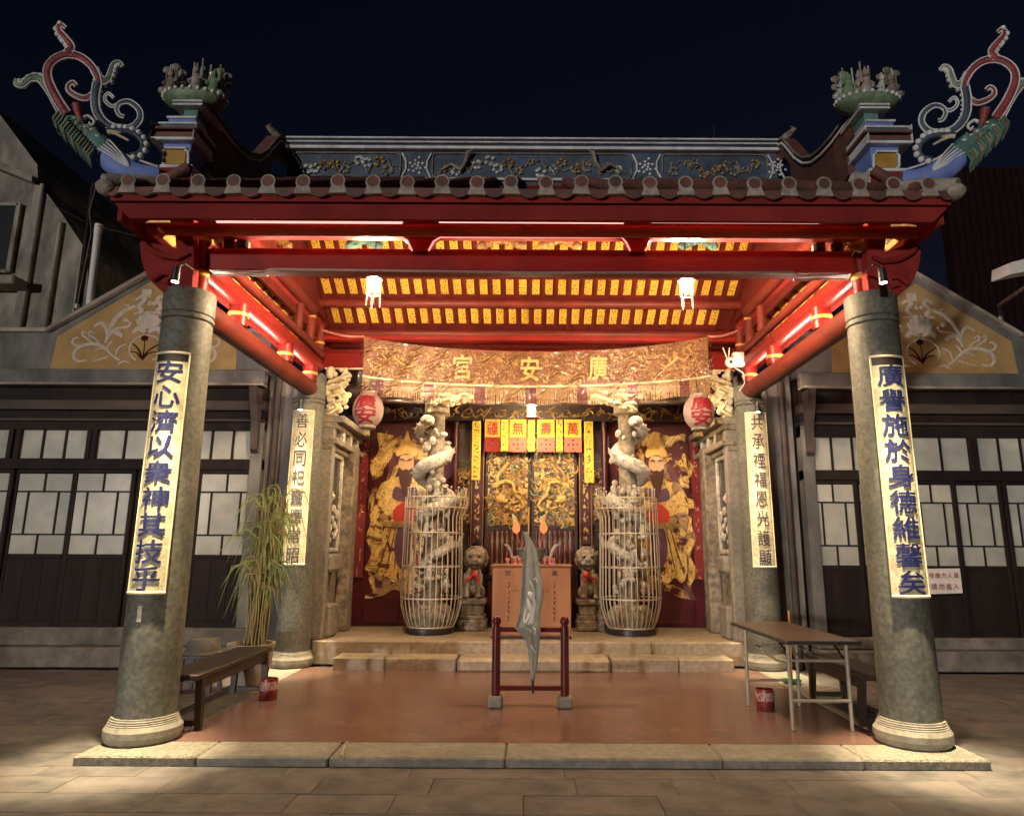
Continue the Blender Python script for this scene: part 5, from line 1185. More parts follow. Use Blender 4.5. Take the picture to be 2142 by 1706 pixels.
guard_cage(-1, 'rounded steel bar cage around the dragon column nearest the potted reeds')
guard_cage(1, 'rounded steel bar cage around the dragon column nearest the folding table')

def lion(s, label):
    cx = -.84 if s < 0 else .92; cy = 10.78
    t = thing('stone_lion', label, 'statue', (cx, cy, P2), 'seated stone lions by the altar cabinet')
    part('pedestal', MB().box(cx - .21, cx + .21, cy - .21, cy + .21, P2, P2 + .16, .02).box(cx - .19, cx + .19, cy - .19, cy + .19, P2 + .161, P2 + .22, .01)
         .box(cx - .16, cx + .16, cy - .16, cy + .16, P2 + .221, P2 + .37, .01).box(cx - .20, cx + .20, cy - .20, cy + .20, P2 + .371, P2 + .46, .02), m_stonedk, t)
    b = MB(); z0 = P2 + .46; v = Vector
    b.sphere((cx, cy + .06, z0 + .14), .14, 12, 8, (1, 1.05, 1)); b.sphere((cx, cy - .01, z0 + .32), .125, 12, 8, (1.05, .95, 1.35))
    for q in (-1, 1):
        b.sphere((cx + q * .11, cy + .04, z0 + .09), .09, 10, 7, (.8, 1.2, 1)); b.sphere((cx + q * .12, cy - .09, z0 + .03), .05, 8, 6, (1, 1.5, .7))
        b.tube([(cx + q * .09, cy - .07, z0 + .36), (cx + q * .095, cy - .12, z0 + .2), (cx + q * .09, cy - .13, z0 + .04)], [.06, .05, .045], 9); b.sphere((cx + q * .09, cy - .16, z0 + .03), .055, 8, 6, (1, 1.3, .7))
    hx_ = cx - s * .03; hz_ = z0 + .58; hy = cy - .07
    b.sphere((hx_, hy, hz_), .15, 14, 10, (1.05, 1, 1)); b.sphere((hx_ - s * .01, hy - .13, hz_ - .055), .085, 10, 8, (1.25, .8, .75)); b.sphere((hx_ - s * .01, hy - .12, hz_ - .12), .06, 10, 8, (1.2, .8, .6))
    b.sphere((hx_ - s * .01, hy - .205, hz_ - .015), .035, 8, 6, (1.4, .8, .8))
    for q in (-1, 1):
        b.sphere((hx_ + q * .065, hy - .13, hz_ + .055), .038, 8, 6, (1.3, .8, .8)); b.sphere((hx_ + q * .15, hy + .0, hz_ + .08), .045, 8, 6, (.6, .8, 1.3))
    for k in range(26):
        a = k * 2.399; f = k / 25; q = v((math.cos(a) * .16, .06 + .09 * f, math.sin(a) * .16)); b.sphere(v((hx_, hy, hz_)) + q, .04, 7, 5)
    b.tube([(cx, cy + .17, z0 + .08), (cx, cy + .22, z0 + .25), (cx, cy + .18, z0 + .40)], [.03, .05, .015], 8)
    remeshed(b, 'body', m_stonedk, t, .014, 2)
    ey = MB()
    for q in (-1, 1): ey.sphere((hx_ + q * .062, hy - .150, hz_ + .035), .022, 8, 6)
    part('eyes', ey, m_darkwood, t, 60)
    part('mouth', MB().tube([(hx_ - .07 - s * .01, hy - .185, hz_ - .075), (hx_ - s * .01, hy - .205, hz_ - .088), (hx_ + .07 - s * .01, hy - .185, hz_ - .075)], .011, 6), m_darkwood, t, 60)
    b = MB().sphere((cx + (.03 if s < 0 else -.06), cy - .18, z0 + .36), .055, 10, 7, (1.1, .7, 1))
    for q in (-1, 1): b.tube([(cx + (.03 if s < 0 else -.06), cy - .18, z0 + .36), (cx + q * .08, cy - .17, z0 + .28), (cx + q * .10, cy - .16, z0 + .22)], [.02, .03, .01], 6)
    part('ribbon', b, m_ribbon, t, 60)
lion(-1, 'seated stone lion with red ribbon on the potted reeds side of the cabinet')
lion(1, 'seated stone lion with red ribbon on the folding table side of the cabinet')

# altar cabinet and what stands on it
AX0, AX1, AY = -.515, .592, 9.72
AZ = atY(1108, 1180, AY).z
al = thing('altar_cabinet', 'orange brown wooden altar cabinet with painted script on its front', 'cabinet', (.04, AY + .2, P2))
part('carcass', MB().box(AX0 + .015, AX1 - .015, AY + .01, AY + .44, P2, AZ - .03, .006), m_altarwood, al)
part('top', MB().box(AX0, AX1, AY - .02, AY + .46, AZ - .029, AZ, .008), m_altarwood, al)
for x0, x1 in ((AX0 + .02, .033), (.041, AX1 - .02)): part('door', MB().box(x0, x1, AY - .004, AY + .009, P2 + .05, AZ - .05, .004), m_altarwood, al)
part('plinth_strip', MB().box(AX0 + .01, AX1 - .01, AY - .001, AY + .01, P2, P2 + .035), m_darkwood, al)
for u in (1064, 1160):
    x = atY(u, 1250, AY).x; part('script_strip', MB().box(x - .022, x + .022, AY - .008, AY - .005, atY(u, 1300, AY).z, atY(u, 1215, AY).z), m_boxscript, al)
for u, ch in ((1062, '宮'), (1160, '廣')): mb = MB(); p = atY(u, 1198, AY); write_flat(mb, ch, p.x, AY - .0075, p.z, .075, .075, .1); part('lettering', mb, m_darkink, al)
for u in (1078, 1140):
    p = atY(u, 1232, AY); b = MB()
    for k in range(7): a = k * 2.4; b.sphere((p.x + .018 * k * math.cos(a) * .5, AY - .012, p.z + .014 * k * math.sin(a) * .5), .016, 6, 5, (1, .5, 1))
    part('carved_flower', b, m_altarwood, al, 60)
ax = .035; ay = AY + .16
bn = thing('incense_burner', 'grey two-handled incense burner on the altar cabinet', 'burner', (ax, ay, AZ))
part('bowl', MB().lathe(ax, ay, [(.12, AZ), (.12, AZ + .04), (.16, AZ + .06), (.19, AZ + .18), (.215, AZ + .20), (.215, AZ + .23), (.19, AZ + .23), (.18, AZ + .20)], 20), m_burner, bn, 40)
for q in (-1, 1): part('handle', MB().tube([(ax + q * .17, ay, AZ + .10), (ax + q * .27, ay, AZ + .09), (ax + q * .29, ay, AZ + .18), (ax + q * .33, ay - .01, AZ + .25), (ax + q * .38, ay - .01, AZ + .27)], [.02, .025, .025, .025, .012], 8, squash=((0, 1, 0), .7)), m_mortar, bn, 50)
for q, nm in ((-1, 'nearest the potted reeds'), (1, 'nearest the folding table')):
    x = ax + q * .20; xt = ax + q * .19
    t = thing('flower_candle', 'orange lotus-flame ornament with gold leaf in the incense burner, the one ' + nm, 'ornament', (x - q * .06, ay, AZ + .23))
    p = atY(1080 if q < 0 else 1137, 1102, ay)
    part('stem', MB().tube([(x - q * .08, ay, AZ + .19), (p.x + q * .0, ay, p.z - .08)], .008, 6), m_ribbon, t)
    part('flame', MB().lathe(p.x, ay, [(.01, p.z - .09), (.045, p.z - .06), (.058, p.z - .02), (.045, p.z + .03), (.022, p.z + .07), (.006, p.z + .12)], 12), e_flame, t, 60)
    part('gold_leaf', MB().tube([(p.x, ay + .02, p.z + .02), (p.x - .03, ay + .02, p.z + .13), (p.x - .065 if q < 0 else p.x + .06, ay + .02, p.z + .20)], [.03, .028, .003], 6, squash=((0, 1, 0), .3)), m_foil, t, 50)
p = atY(1106, 1060, ay - .05)
single('incense_stick', MB().cyl((p.x, ay - .05, AZ + .19), (p.x, ay - .05, p.z), .011, n=8), m_stick, 'tall thick incense stick standing in the grey burner', 'incense', (p.x, ay - .05, AZ + .19), 50)
for k, u in enumerate((1062, 1078, 1088, 1140, 1150, 1157)):
    x = atY(u, 1170, AY + .03).x; y_ = AY + .04 + .02 * (k % 2)
    t = single('offering_cup', MB().lathe(x, y_, [(.022, AZ), (.026, AZ + .012), (.014, AZ + .025), (.03, AZ + .05), (.034, AZ + .085), (.028, AZ + .088)], 12), m_pinkcup, ('small pink offering cup on the cabinet edge, ' + ('first', 'second', 'third', 'fourth', 'fifth', 'sixth')[k] + ' from the potted reeds side'), 'cup', (x, y_, AZ), 40, 'pink offering cups on the cabinet')

# flag stand with furled flag
st = thing('flag_stand', 'low maroon two-post wooden rack with stone feet on red floor', 'rack', (.02, 7.08, P0))
sx_ = [atZ(1038, 1470, P0).x, atZ(1180, 1470, P0).x]; zt_ = atY(1040, 1287, 7.08).z
for x in sx_:
    part('foot', MB().box(x - .07, x + .07, 7.0, 7.18, P0, P0 + .105, .018), m_granite2, st)
    part('post', MB().lathe(x, 7.09, [(.042, P0 + .10), (.042, zt_ - .10), (.030, zt_ - .095), (.030, zt_ - .085), (.044, zt_ - .07), (.046, zt_ - .045), (.034, zt_ - .015), (.01, zt_)], 18), m_maroon, st, 40)
for v in (1316, 1438):
    z = atY(1108, v, 7.09).z; part('rail', MB().box(sx_[0] + .03, sx_[1] - .03, 7.065, 7.115, z - .022, z + .022, .006), m_maroon, st)
fl = thing('furled_flag', 'grey green furled flag with pale embroidery draped over the maroon rack', 'flag', (.02, 7.0, P0 + .27))
edge = [(1112, 1096, 1102), (1122, 1097, 1107), (1135, 1099, 1114), (1155, 1096, 1123), (1180, 1093, 1128), (1210, 1091, 1133), (1240, 1089, 1137), (1262, 1088, 1134), (1282, 1086, 1129), (1300, 1081, 1129), (1312, 1076, 1130), (1320, 1084, 1130), (1335, 1096, 1129), (1350, 1103, 1127), (1375, 1106, 1125), (1395, 1108, 1122), (1410, 1111, 1119), (1422, 1115, 1117)]
def flag_pt(a, t_):
    i = min(int(t_ * (len(edge) - 1)), len(edge) - 2); f = t_ * (len(edge) - 1) - i
    e = [edge[i][k] * (1 - f) + edge[i + 1][k] * f for k in range(3)]
    wv = (e[2] - e[1]) / 45.0
    fold = .5 + .5 * math.cos(2 * math.pi * (a * 2.1 + .25 * t_))      # soft vertical pleats
    Y = 6.98 - .022 * wv * fold - .012 * math.sin(math.pi * a) + .008 * math.sin(5 * t_ + 3 * a) * wv
    return atY(e[1] + (e[2] - e[1]) * a, e[0], Y)
fo = part('cloth', MB().grid(flag_pt, 22, 68), m_cloth, fl, 80)
so = fo.modifiers.new('thickness', 'SOLIDIFY'); so.thickness = .006
b = MB()
for pts, w in ((((.40, .30), (.55, .33), (.62, .37)), .008), (((.35, .35), (.45, .36), (.6, .40), (.66, .44)), .022), (((.34, .38), (.42, .42), (.50, .45)), .016), (((.55, .42), (.50, .48), (.40, .53)), .012), (((.62, .43), (.58, .50), (.50, .555)), .014), (((.70, .44), (.68, .50), (.64, .555)), .014),
               (((.30, .44), (.30, .50), (.38, .54)), .010), (((.45, .60), (.60, .63), (.55, .66)), .005), (((.70, .58), (.80, .62), (.72, .67)), .006), (((.3, .76), (.5, .78), (.7, .80)), .005), (((.6, .30), (.7, .29), (.78, .31)), .006)):
    q = [flag_pt(a, t_) + Vector((0, -.009, 0)) for a, t_ in fcurve(pts, 4)]; n_ = len(q)
    b.tube(q, [w * (.5 + .6 * math.sin(math.pi * (i + .5) / n_)) for i in range(n_)], 6, squash=((0, 1, 0), .10))
part('embroidery', b, m_pattern, fl, 60)
part('pole', MB().cyl((.045, 7.0, P0 + .14), (.0, 7.03, 1.70), .012, n=8), m_wire, fl)

# ================================================================== HANGINGS
bnr = thing('embroidered_banner', 'gold embroidered temple banner with fringe under clear plastic film', 'banner', (.07, 9.25, 3.55))
def ban(u_, t_, off=0.0):     # u 0..1 across, t 0..1 from top to hem
    tl, tr = (762 - 3 * t_, 1480 + 4 * t_); v0 = 704 + 32 * (4 * u_ * (1 - u_)) ** .9; v1 = 786 + 22 * (4 * u_ * (1 - u_)) ** .8
    Y = 9.34 - .10 * t_ + .018 * math.sin(60 * u_ + 3 * t_) * (.4 + t_) + off
    return atY(tl + (tr - tl) * u_, v0 + (v1 - v0) * t_, Y)
bo = part('cloth', MB().grid(ban, 120, 16), m_silk, bnr, 80)
for ch, u in (('宮', 968), ('安', 1108), ('廣', 1250)):
    mb = MB(); vs_, fs_ = glyph(ch, .02, .1); p = ban((u - 762) / 718, .50, -.035); mb.add([(p.x + a * .25, p.y - .012 - e_, p.z + c_ * .34) for a, c_, e_ in vs_], fs_)
    part('lettering', mb, m_silkgold, bnr)
rr = random.Random(5); b = MB()
for k in range(640):      # embroidered figures, clouds and dragons in gold thread
    u_ = rr.uniform(.02, .98); t_ = rr.uniform(.12, .93)
    if any(abs(u_ * 718 + 762 - q) < 26 for q in (968, 1108, 1250)): continue
    L = rr.uniform(.025, .07); a = rr.uniform(0, 6.28); p = ban(u_, t_, -.02); w_ = rr.choice((-2.6, 2.6))
    b.tube([(p.x + L * q * math.cos(a + w_ * q), p.y - .004, p.z + L * q * math.sin(a + w_ * q)) for q in (0, .3, .6, 1)], [.004, .008, .007, .002], 5)
part('embroidery', b, m_silkgold, bnr, 50)
for u0_, sg in ((.10, 1), (.90, -1)):
    q = [ban(u0_ + sg * dx, tt, -.03) for dx, tt in ((-.05, .35), (-.03, .50), (-.01, .42), (.01, .56), (.03, .62), (.045, .5))]
    part('dragon_embroidery', MB().tube(q, [.006, .014, .018, .018, .012, .004], 6), m_silkgold, bnr, 50)
part('hem_braid', MB().tube([ban(k / 60, 1.0, -.01) for k in range(61)], .016, 6), m_creamedge, bnr, 60)
b1, b2 = MB(), MB()
for k in range(300):
    u_ = (k + .5) / 300; p = ban(u_, 1.0); L = .25 + .02 * math.sin(40 * u_); blk = int(u_ * 34)
    (b2 if (blk * 7 + 3) % 5 == 0 else b1).tube([p, p + Vector((rr.uniform(-.004, .004), -.01, -L * .5)), p + Vector((rr.uniform(-.008, .008), -.015, -L))], [.0068, .0062, .0055], 4)
part('fringe', b1, m_fringe, bnr, kind='stuff'); part('fringe', b2, m_fringe2, bnr, kind='stuff')
def film(u_, t_):
    tl, tr = (758 - 16 * t_, 1484 + 18 * t_); v0 = 702 + 32 * (4 * u_ * (1 - u_)) ** .9; v1 = 832 + 17 * (4 * u_ * (1 - u_)) ** .8
    Y = 9.27 - .09 * t_ + .016 * math.sin(37 * u_ + 2 * t_) * t_ + .012 * math.sin(91 * u_ + 9 * t_)
    return atY(tl + (tr - tl) * u_, v0 + (v1 - v0) * t_, Y)
part('plastic_film', MB().grid(film, 110, 14), m_film, bnr, 80)
for sg in (0, 1):
    a_ = ban(sg, 0); e_ = Vector((-2.95 if sg == 0 else 2.95, 9.38, a_.z + .10)); n_ = 22; q = []
    for k in range(n_):
        t_ = k / (n_ - 1); p = a_.lerp(e_, t_); p.z -= .03 * math.sin(math.pi * t_); q.append(p)
    part('rope', MB().tube(q, [.016 + .006 * (k % 2) for k in range(n_)], 6), m_pinkcup, bnr, 60)

def lantern(s, label):
    p = atY(770 if s < 0 else 1462, 858 if s < 0 else 862, 9.12); cx, cy, cz2 = p.x, p.y, p.z; R = .205
    t = thing('paper_lantern', label, 'lantern', (cx, cy, cz2 - .24), 'round paper lanterns by the banner')
    prof = []
    for k in range(25):
        f = -1 + 2 * k / 24; r = R * math.sqrt(max(0, 1 - (f * .86) ** 2)) * (1.0 + (.012 if k % 2 else -.006)); prof.append((r, cz2 + f * .215))
    part('shade', MB().lathe(cx, cy, prof, 32), m_lanternp, t, 60)
    part('rim', MB().lathe(cx, cy, [(.11, cz2 + .212), (.115, cz2 + .22), (.115, cz2 + .245), (.10, cz2 + .25)], 20), m_lanternp, t, 40)
    part('base', MB().lathe(cx, cy, [(.05, cz2 - .27), (.11, cz2 - .245), (.115, cz2 - .225), (.11, cz2 - .21)], 20), m_stonedk, t, 40)
    mb = MB()
    for ch, oz, hh in (('廣', .09, .19), ('安', -.10, .19)):
        vs_, fs_ = glyph(ch, .03, .08)
        pts = []
        for a_, c_, _ in vs_:
            z = oz + c_ * hh; r = R * math.sqrt(max(.05, 1 - (z / .215 * .86) ** 2)) + .008; th = a_ * .30 / R
            pts.append((cx + r * math.sin(th), cy - r * math.cos(th), cz2 + z))
        mb.add(pts, fs_)
    part('lettering', mb, m_lanternr, t)
    part('cord', MB().cyl((cx, cy, cz2 + .22), (cx, cy + .30, 4.48), .006, n=6), m_wire, t)
    b = MB()
    for k in range(9): a_ = k * .7; b.tube([(cx + .03 * math.cos(a_), cy + .03 * math.sin(a_), cz2 - .26), (cx + .035 * math.cos(a_), cy + .035 * math.sin(a_), cz2 - .33)], .006, 4)
    part('tassel', b, m_fringe, t)
lantern(-1, 'round paper lantern with red characters hanging beside the banner, potted reeds side')
lantern(1, 'round paper lantern with red characters hanging beside the banner, security camera side')

YP = 10.92
for i, (u0, u1, ch, lab) in enumerate(((1015, 1046, '疆', 'faded yellow over dark red cloth pennant, first above the doors'), (1066, 1101, '無', 'yellow over salmon pennant with red 無, beside the faded one'),
                                       (1124, 1160, '壽', 'yellow over salmon pennant with red 壽 under the door lamp'), (1180, 1216, '萬', 'yellow over salmon pennant with red 萬, last above the doors'))):
    a0, a1 = atY(u0, 880, YP).x, atY(u1, 880, YP).x; zt, zm, zb = hz(877, YP), hz(915, YP), hz(946, YP)
    t = thing('door_pennant', lab, 'pennant', ((a0 + a1) / 2, YP, zb), 'row of pennants above the hall doors')
    part('upper_cloth', MB().box(a0, a1, YP, YP + .006, zm, zt), m_yellow if i else m_boardy, t)
    n = 8; lo = [(a0 + (a1 - a0) * k / n, zb + (.02 if k % 2 else .0)) for k in range(n + 1)]
    f = [(x, YP - .001, z) for x, z in [(a0, zm + .005), (a1, zm + .005)] + lo[::-1]]
    part('lower_cloth', MB().prism(f, [(x, y + .006, z) for x, y, z in f]), m_pink if i else m_darkred, t)
    mb = MB(); write_flat(mb, ch, (a0 + a1) / 2, YP - .004, (zt + zm) / 2, .17, .20, .2, .02); part('lettering', mb, m_redink, t)
    b = MB(); cx_ = (a0 + a1) / 2; cz2 = (zm + zb) / 2 + .01
    for dx, dz in ((0, 0), (-.07, 0), (.07, 0), (0, .07), (0, -.07)): b.sphere((cx_ + dx, YP - .003, cz2 + dz), .018, 7, 5, (1, .2, 1))
    part('dot_pattern', b, m_doorred, t, 60)
for u0, u1, v1, lab in ((1048, 1064, 943, 'short yellow talisman strip between the faded pennant and 無'), (1104, 1119, 944, 'short yellow talisman strip between the pennants 無 and 壽, below the lamp'), (1163, 1177, 944, 'short yellow talisman strip next to the last pennant, beside 萬'),
                        (988, 1006, 1003, 'long yellow talisman strip over the couplet board, potted reeds side'), (1222, 1241, 1008, 'long yellow talisman strip over the couplet board, folding table side')):
    a0, a1 = atY(u0, 880, YP).x, atY(u1, 880, YP).x
    single('talisman_strip', MB().box(a0, a1, YP + (.01 if v1 < 1000 else .05), YP + (.014 if v1 < 1000 else .054), hz(v1, YP), hz(877, YP)), m_talis, lab, 'talisman', (((a0 + a1) / 2), YP, hz(v1, YP)))

# ================================================================== LAMPS
def pendant(u, v, Y, ztop, label, mat, tall=False):
    p = atY(u, v, Y); cx, cy, z = p
    t = thing('pendant_lamp', label, 'lamp', (cx, cy, z - .2))
    part('bulb', MB().lathe(cx, cy, [(.010, z - .065), (.034, z - .045), (.042, z - .01), (.034, z + .030), (.016, z + .055)], 14), mat, t, 60)
    part('cap', MB().lathe(cx, cy, [(.02, z + .12), (.045, z + .11), (.075, z + .08), (.085, z + .07), (.075, z + .068)], 16), m_black, t, 40)
    part('frame', (lambda b: [b.tube([(cx + .066 * math.cos(a), cy + .066 * math.sin(a), z + .075), (cx + .066 * math.cos(a), cy + .066 * math.sin(a), z - .085)], .004, 5) for a in [k * math.pi / 3 + .5 for k in range(6)]] and b)(MB()), m_brass, t)
    part('base', MB().lathe(cx, cy, [(.03, z - .14), (.11, z - .125), (.12, z - .11), (.09, z - .10)], 12) if tall else MB().tube([(cx + .068 * math.cos(k * math.pi / 8), cy + .068 * math.sin(k * math.pi / 8), z - .085) for k in range(16)], .005, 5, closed=True), m_ribbon if tall else m_brass, t, 40)
    if not tall:
        for k in range(4):
            a = k * math.pi / 2 + .4; part('tassel', MB().cyl((cx + .066 * math.cos(a), cy + .066 * math.sin(a), z - .085), (cx + .07 * math.cos(a), cy + .07 * math.sin(a), z - .22), .0035, n=5), m_fringe, t)
    part('cord', MB().cyl((cx, cy, z + .12), (cx, cy, ztop), .006, n=6), m_wire, t)
pendant(782, 598, 6.65, 4.95, 'glowing glass pendant lamp under the lintel on the potted reeds side', e_bulb)
pendant(1436, 601, 6.65, 4.95, 'glowing glass pendant lamp under the lintel on the folding table side', e_bulb)
pendant(1112, 858, 9.85, 4.62, 'small red hexagonal lamp glowing in front of the hall doors', e_bulb2, True)

def spot(u, v, Y, target, energy, cone, label, colr, side, core=10.5):
    p = atY(u, v, Y); t = thing('spot_lamp', label, 'spotlight', tuple(p))
    d_ = (Vector(target) - p).normalized(); e_ = p - d_ * .13
    part('housing', MB().tube([p - d_ * .005, p - d_ * .02, e_], [.033, .034, .030], 14), m_black, t, 40)
    part('lens', MB().tube([p - d_ * .004, p], [.028, .028], 14), e_spotlens, t)
    part('arm', MB().tube([e_, e_ + Vector((side * .03, .06, .06)), e_ + Vector((side * .02, .22, .07))], .010, 6), m_black, t, 50)
    ld = bpy.data.lights.new('spot_light', 'SPOT'); ld.energy = energy; ld.spot_size = math.radians(cone); ld.spot_blend = 1.0; ld.shadow_soft_size = .03; ld.color = colr
    lo = bpy.data.objects.new('spot_light', ld); COL.objects.link(lo); lo.parent = t; lo.location = d_ * .015
    lo.rotation_euler = d_.to_track_quat('-Z', 'Y').to_euler()
    l2 = ld.copy(); l2.energy = energy * core; l2.spot_size = math.radians(cone * .52)      # hot centre of the beam
    lo2 = bpy.data.objects.new('spot_light', l2); COL.objects.link(lo2); lo2.parent = t; lo2.location = d_ * .02; lo2.rotation_euler = lo.rotation_euler
WARM = (1, .80, .48)
spot(366, 590, 5.40, (-3.10, 5.50, 0), 165, 60, 'small black spotlight above the blue couplet beside the potted reeds', WARM, 1)
spot(1848, 592, 5.40, (3.10, 5.50, 0), 165, 60, 'small black spotlight above the blue couplet beside the folding table', WARM, -1)
spot(628, 857, 8.98, (-3.07, 9.0, 0), 110, 58, 'tiny spotlight above the rear column next to the reeds', WARM, 1)
spot(1585, 862, 8.98, (3.07, 9.0, 0), 85, 58, 'tiny spotlight above the rear column by the security camera', WARM, -1)

def flood(u, v, label, tilt):
    p = atY(u, v, 6.0); zt = lz(521, 5.87) + .001; t = thing('floodlight', label, 'floodlight', (p.x, 5.95, zt))
    part('housing', MB().box(p.x - .05, p.x + .05, 5.90, 5.99, zt + .015, zt + .105, .012), m_black, t)
    part('bracket', MB().box(p.x - .058, p.x - .052, 5.92, 5.96, zt, zt + .08).box(p.x + .052, p.x + .058, 5.92, 5.96, zt, zt + .08).box(p.x - .052, p.x + .052, 5.925, 5.955, zt, zt + .006), m_conduit, t)
for u, lab in ((488, 'black floodlight on the lintel, next to the post above the reeds side column'), (516, 'black floodlight on the lintel, second from the reeds side post'),
               (1705, 'black floodlight on the lintel, second from the table side post'), (1742, 'black floodlight on the lintel, next to the post above the table side column')):
    flood(u, 500, lab, 0)
p = atY(1535, 752, 9.15); t = thing('security_camera', 'white security camera with two antennas under the pavilion beam', 'camera', (p.x, 9.15, p.z - .1))
part('body', MB().box(p.x - .02, p.x + .14, 9.10, 9.20, p.z - .10, p.z + .10, .015), m_plastic, t); part('dome', MB().sphere((p.x - .07, 9.08, p.z - .06), .075, 14, 10), m_plastic, t, 60); part('lens', MB().sphere((p.x - .08, 9.015, p.z - .07), .025, 8, 6), m_black, t, 60)
for dx in (-.15, -.06): part('antenna', MB().cyl((p.x - .07 + dx * .2, 9.12, p.z), (p.x + dx, 9.12, p.z + .16), .008, n=6), m_plastic, t)
part('bracket', MB().tube([(p.x + .12, 9.2, p.z), (p.x + .2, 9.25, p.z + .06), (3.0, 9.3, p.z + .02)], .012, 6), m_plastic, t); part('cable', MB().tube([(p.x - .02, 9.1, p.z - .12), (p.x + .10, 9.1, p.z - .20), (p.x + .12, 9.12, p.z - .34), (p.x + .05, 9.15, p.z - .44)], .007, 5), m_plastic, t, 50)
p = atY(1800, 510, 5.80); t = single('straw_bundle', (lambda b: [b.tube([(p.x, 5.78, p.z), (p.x + random.uniform(-.14, .02), 5.74, p.z - random.uniform(.02, .12)), (p.x - random.uniform(.05, .22), 5.72, p.z - random.uniform(-.02, .16))], [.008, .006, .003], 5) for k in range(9)] and b)(MB().sphere((p.x + .02, 5.78, p.z - .02), .04, 8, 6, (.6, .6, 1.6))), m_reed, 'dry straw bundle tied to the post above the folding table side column', 'straw', (p.x, 5.78, p.z), 60)

# ================================================================== FURNITURE AND SMALL THINGS
def bench(x0, x1, y0, y1, zt, label, mat):
    t = thing('wooden_bench', label, 'bench', ((x0 + x1) / 2, (y0 + y1) / 2, P0))
    part('seat', MB().box(x0, x1, y0, y1, zt - .045, zt, .008), mat, t)
    for x in (x0 + .03, x1 - .03): part('apron', MB().box(x - .012, x + .012, y0 + .1, y1 - .1, zt - .13, zt - .046, .004), mat, t)
    for y_ in (y0 + .12, y1 - .12):
        for x, sg in ((x0 + .035, -1), (x1 - .035, 1)):
            part('leg', MB().hexa([(x - .025 + sg * .02, y_ - .025, P0), (x + .025 + sg * .02, y_ - .025, P0), (x + .025 + sg * .02, y_ + .025, P0), (x - .025 + sg * .02, y_ + .025, P0), (x - .03, y_ - .03, zt - .046), (x + .03, y_ - .03, zt - .046), (x + .03, y_ + .03, zt - .046), (x - .03, y_ + .03, zt - .046)]), mat, t)
        part('stretcher', MB().box(x0 + .06, x1 - .06, y_ - .018, y_ + .018, P0 + .03, P0 + .075, .004), mat, t)
bench(-3.10, -2.74, 6.05, 7.75, .52, 'long dark wooden bench in front of the potted reeds', m_benchwood)
bench(2.90, 3.26, 6.30, 7.62, .50, 'long dark wooden bench behind the folding table', m_benchwood)
# folding table
tb = thing('folding_table', 'brown topped folding table with beige steel legs beside the front column', 'table', (2.5, 6.95, P0))
C4 = [(2.235, 6.20), (2.85, 6.20), (2.79, 7.84), (2.19, 7.72)]
zt = .795
part('top', MB().hexa([(x, y_, zt - .03) for x, y_ in C4] + [(x, y_, zt) for x, y_ in C4]), m_tabletop, tb)
part('edge_band', MB().tube([(x, y_, zt - .016) for x, y_ in C4], .018, 6, closed=True), m_black, tb)
for yf, xl, xr_ in ((6.30, 2.24, 2.74), (7.25, 2.16, 2.66)):
    for x in (xl, xr_): part('leg', MB().tube([(x + (.03 if x == xl else .04), yf + .02, zt - .03), (x, yf - .06, P0)], [.019, .016], 10), m_tablemetal, tb, 50)
    for z in (.30, .62): part('crossbar', MB().cyl((xl + .015, yf - .04 + (z - .3) * .15, z), (xr_ + .015, yf - .04 + (z - .3) * .15, z), .014, n=10), m_tablemetal, tb, 50)
part('shelf_rail', MB().tube([(2.27, 6.3, .60), (2.30, 6.7, .56), (2.26, 7.2, .62)], .012, 8), m_tablemetal, tb, 50); part('shelf_rail', MB().tube([(2.76, 6.3, .60), (2.76, 6.7, .56), (2.70, 7.2, .62)], .012, 8), m_tablemetal, tb, 50)
for x in (2.28, 2.76): part('fold_brace', MB().tube([(x, 6.32, .62), (x, 6.55, zt - .05)], .010, 6), m_black, tb)
def tin(x, y_, label, h=.19, r=.085):
    t = thing('red_tin', label, 'tin', (x, y_, P0))
    part('body', MB().lathe(x, y_, [(r * .97, P0), (r, P0 + .01), (r, P0 + h - .01), (r * .97, P0 + h), (r * .9, P0 + h), (r * .88, P0 + h - .03)], 20), m_reddk, t, 40)
    part('label_band', MB().lathe(x, y_, [(r + .001, P0 + h * .45), (r + .0015, P0 + h * .46), (r + .0015, P0 + h * .86), (r + .001, P0 + h * .87)], 20), scripted('tin print', (.50, .40, .34), (.30, .04, .04), 12, 6, .52, 0, 1) if 'tin print' not in bpy.data.materials else bpy.data.materials['tin print'], t, 40)
tin(2.27, 7.02, 'red printed tin on the floor under the folding table'); tin(-2.62, 7.38, 'dull red tin on the floor by the bench leg near the reeds', .20)
# green dustpan with stick
p = Vector((3.02, 8.35, P0)); t = thing('dustpan', 'bright green dustpan with upright handle behind the folding table', 'dustpan', tuple(p))
part('pan', MB().lathe(p.x, p.y, [(.08, P0), (.10, P0 + .02), (.11, P0 + .05), (.10, P0 + .045), (.07, P0 + .02)], 18), m_greenpl, t, 40); part('handle', MB().cyl((p.x, p.y, P0 + .02), (p.x + .02, p.y, P0 + .80), .012, n=8), m_stick, t, 50)
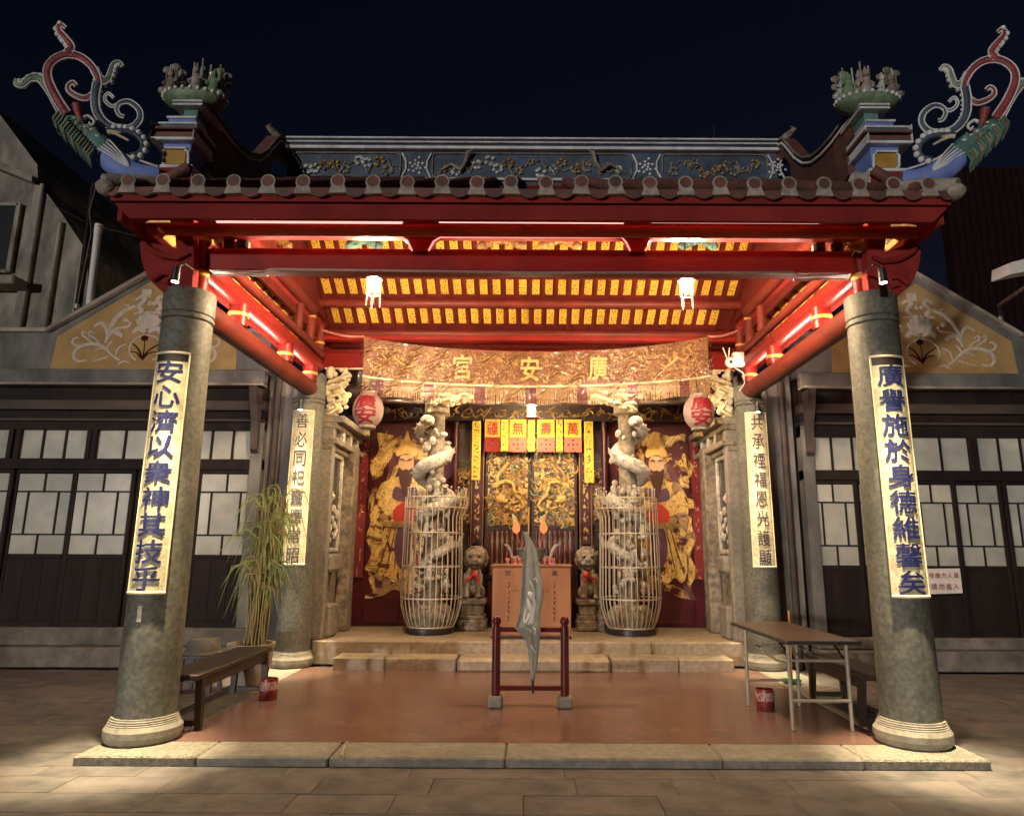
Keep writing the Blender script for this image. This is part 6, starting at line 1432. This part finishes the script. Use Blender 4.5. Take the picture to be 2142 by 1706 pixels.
# potted reeds
px_, py_ = -3.06, 7.98
pt_ = thing('potted_reeds', 'tall bundle of green and straw reeds in a round white pot', 'plant', (px_, py_, P0))
part('pot', MB().lathe(px_, py_, [(.14, P0), (.16, P0 + .01), (.22, P0 + .22), (.235, P0 + .40), (.255, P0 + .43), (.255, P0 + .46), (.225, P0 + .46), (.21, P0 + .38)], 28), m_pot, pt_, 40)
part('soil', MB().lathe(px_, py_, [(.01, P0 + .40), (.21, P0 + .40), (.21, P0 + .41), (.01, P0 + .42)], 20), m_soil, pt_)
rr = random.Random(9); st_, lf_, lf2 = MB(), MB(), MB(); zs0 = P0 + .42
for k in range(95):
    a = rr.uniform(0, 6.28); r = .12 * math.sqrt(rr.random()); H = rr.uniform(1.0, 1.75); lean = rr.uniform(-.04, .20)
    x0, y0 = px_ + .03 + r * math.cos(a), py_ + r * math.sin(a) * .7
    q = [Vector((x0 + lean * (t_ ** 1.6) + .012 * math.sin(9 * t_ + k), y0 + .01 * math.sin(7 * t_ + k), zs0 + H * t_)) for t_ in (0, .25, .5, .75, 1)]
    st_.tube(q, [.0055, .005, .005, .004, .003], 4)
    for j in range(2):
        b0 = q[2 + (j + k) % 3] ; d2 = rr.choice((-1, 1, 1)); Lb = rr.uniform(.14, .36); ya = rr.uniform(-.12, .12); up_ = rr.uniform(.05, .22)
        if rr.random() < .45: d2 *= .25; up_ = -rr.uniform(.1, .3)
        e = [b0, b0 + Vector((d2 * Lb * .25, ya * .4, up_ * .7)), b0 + Vector((d2 * Lb * .65, ya * .8, up_ * .55)), b0 + Vector((d2 * Lb, ya, -abs(up_) - rr.uniform(0, .22)))]
        (lf_ if (b0.z > 1.15 and rr.random() < .85) else lf2).tube(e, [.004, .009, .008, .001], 4, squash=((0, 1, 0), .35))
for dx, h, L in ((.28, 1.75, .32), (.22, 1.55, .30), (-.25, 1.95, .35), (.30, 1.25, .26), (-.35, 1.6, .4), (.16, 1.95, .25), (-.30, 1.25, .3)):
    b0 = Vector((px_ + .06, py_ - .05, h)); lf_.tube([b0, b0 + Vector((dx * .5, -.05, .16)), b0 + Vector((dx * .95, -.08, .08)), b0 + Vector((dx * 1.35, -.1, -.14))], [.006, .012, .010, .001], 5, squash=((0, 1, 0), .35))
part('stems', st_, m_reed, pt_, 60); part('blades', lf_, m_reedgreen, pt_, 60); part('dry_blades', lf2, m_reed, pt_, 60)
# low stool with a grey basin behind the column
p = Vector((-3.62, 8.05, 0)); t = thing('low_stool', 'low dark wooden stool under an upturned grey basin', 'stool', tuple(p))
part('seat', MB().box(p.x - .2, p.x + .2, p.y - .17, p.y + .17, .36, .40, .006), m_benchwood, t)
for q in ((-.16, -.13), (.16, -.13), (.16, .13), (-.16, .13)): part('leg', MB().box(p.x + q[0] - .02, p.x + q[0] + .02, p.y + q[1] - .02, p.y + q[1] + .02, 0, .36), m_benchwood, t)
part('rail', MB().box(p.x - .14, p.x + .14, p.y - .145, p.y - .115, .12, .15), m_benchwood, t)
single('basin', MB().lathe(p.x, p.y, [(.20, .401), (.20, .42), (.18, .43), (.165, .53), (.15, .56), (.10, .57), (.01, .572)], 24), m_plinth, 'upturned grey basin resting on the low stool', 'basin', (p.x, p.y, .4), 40)
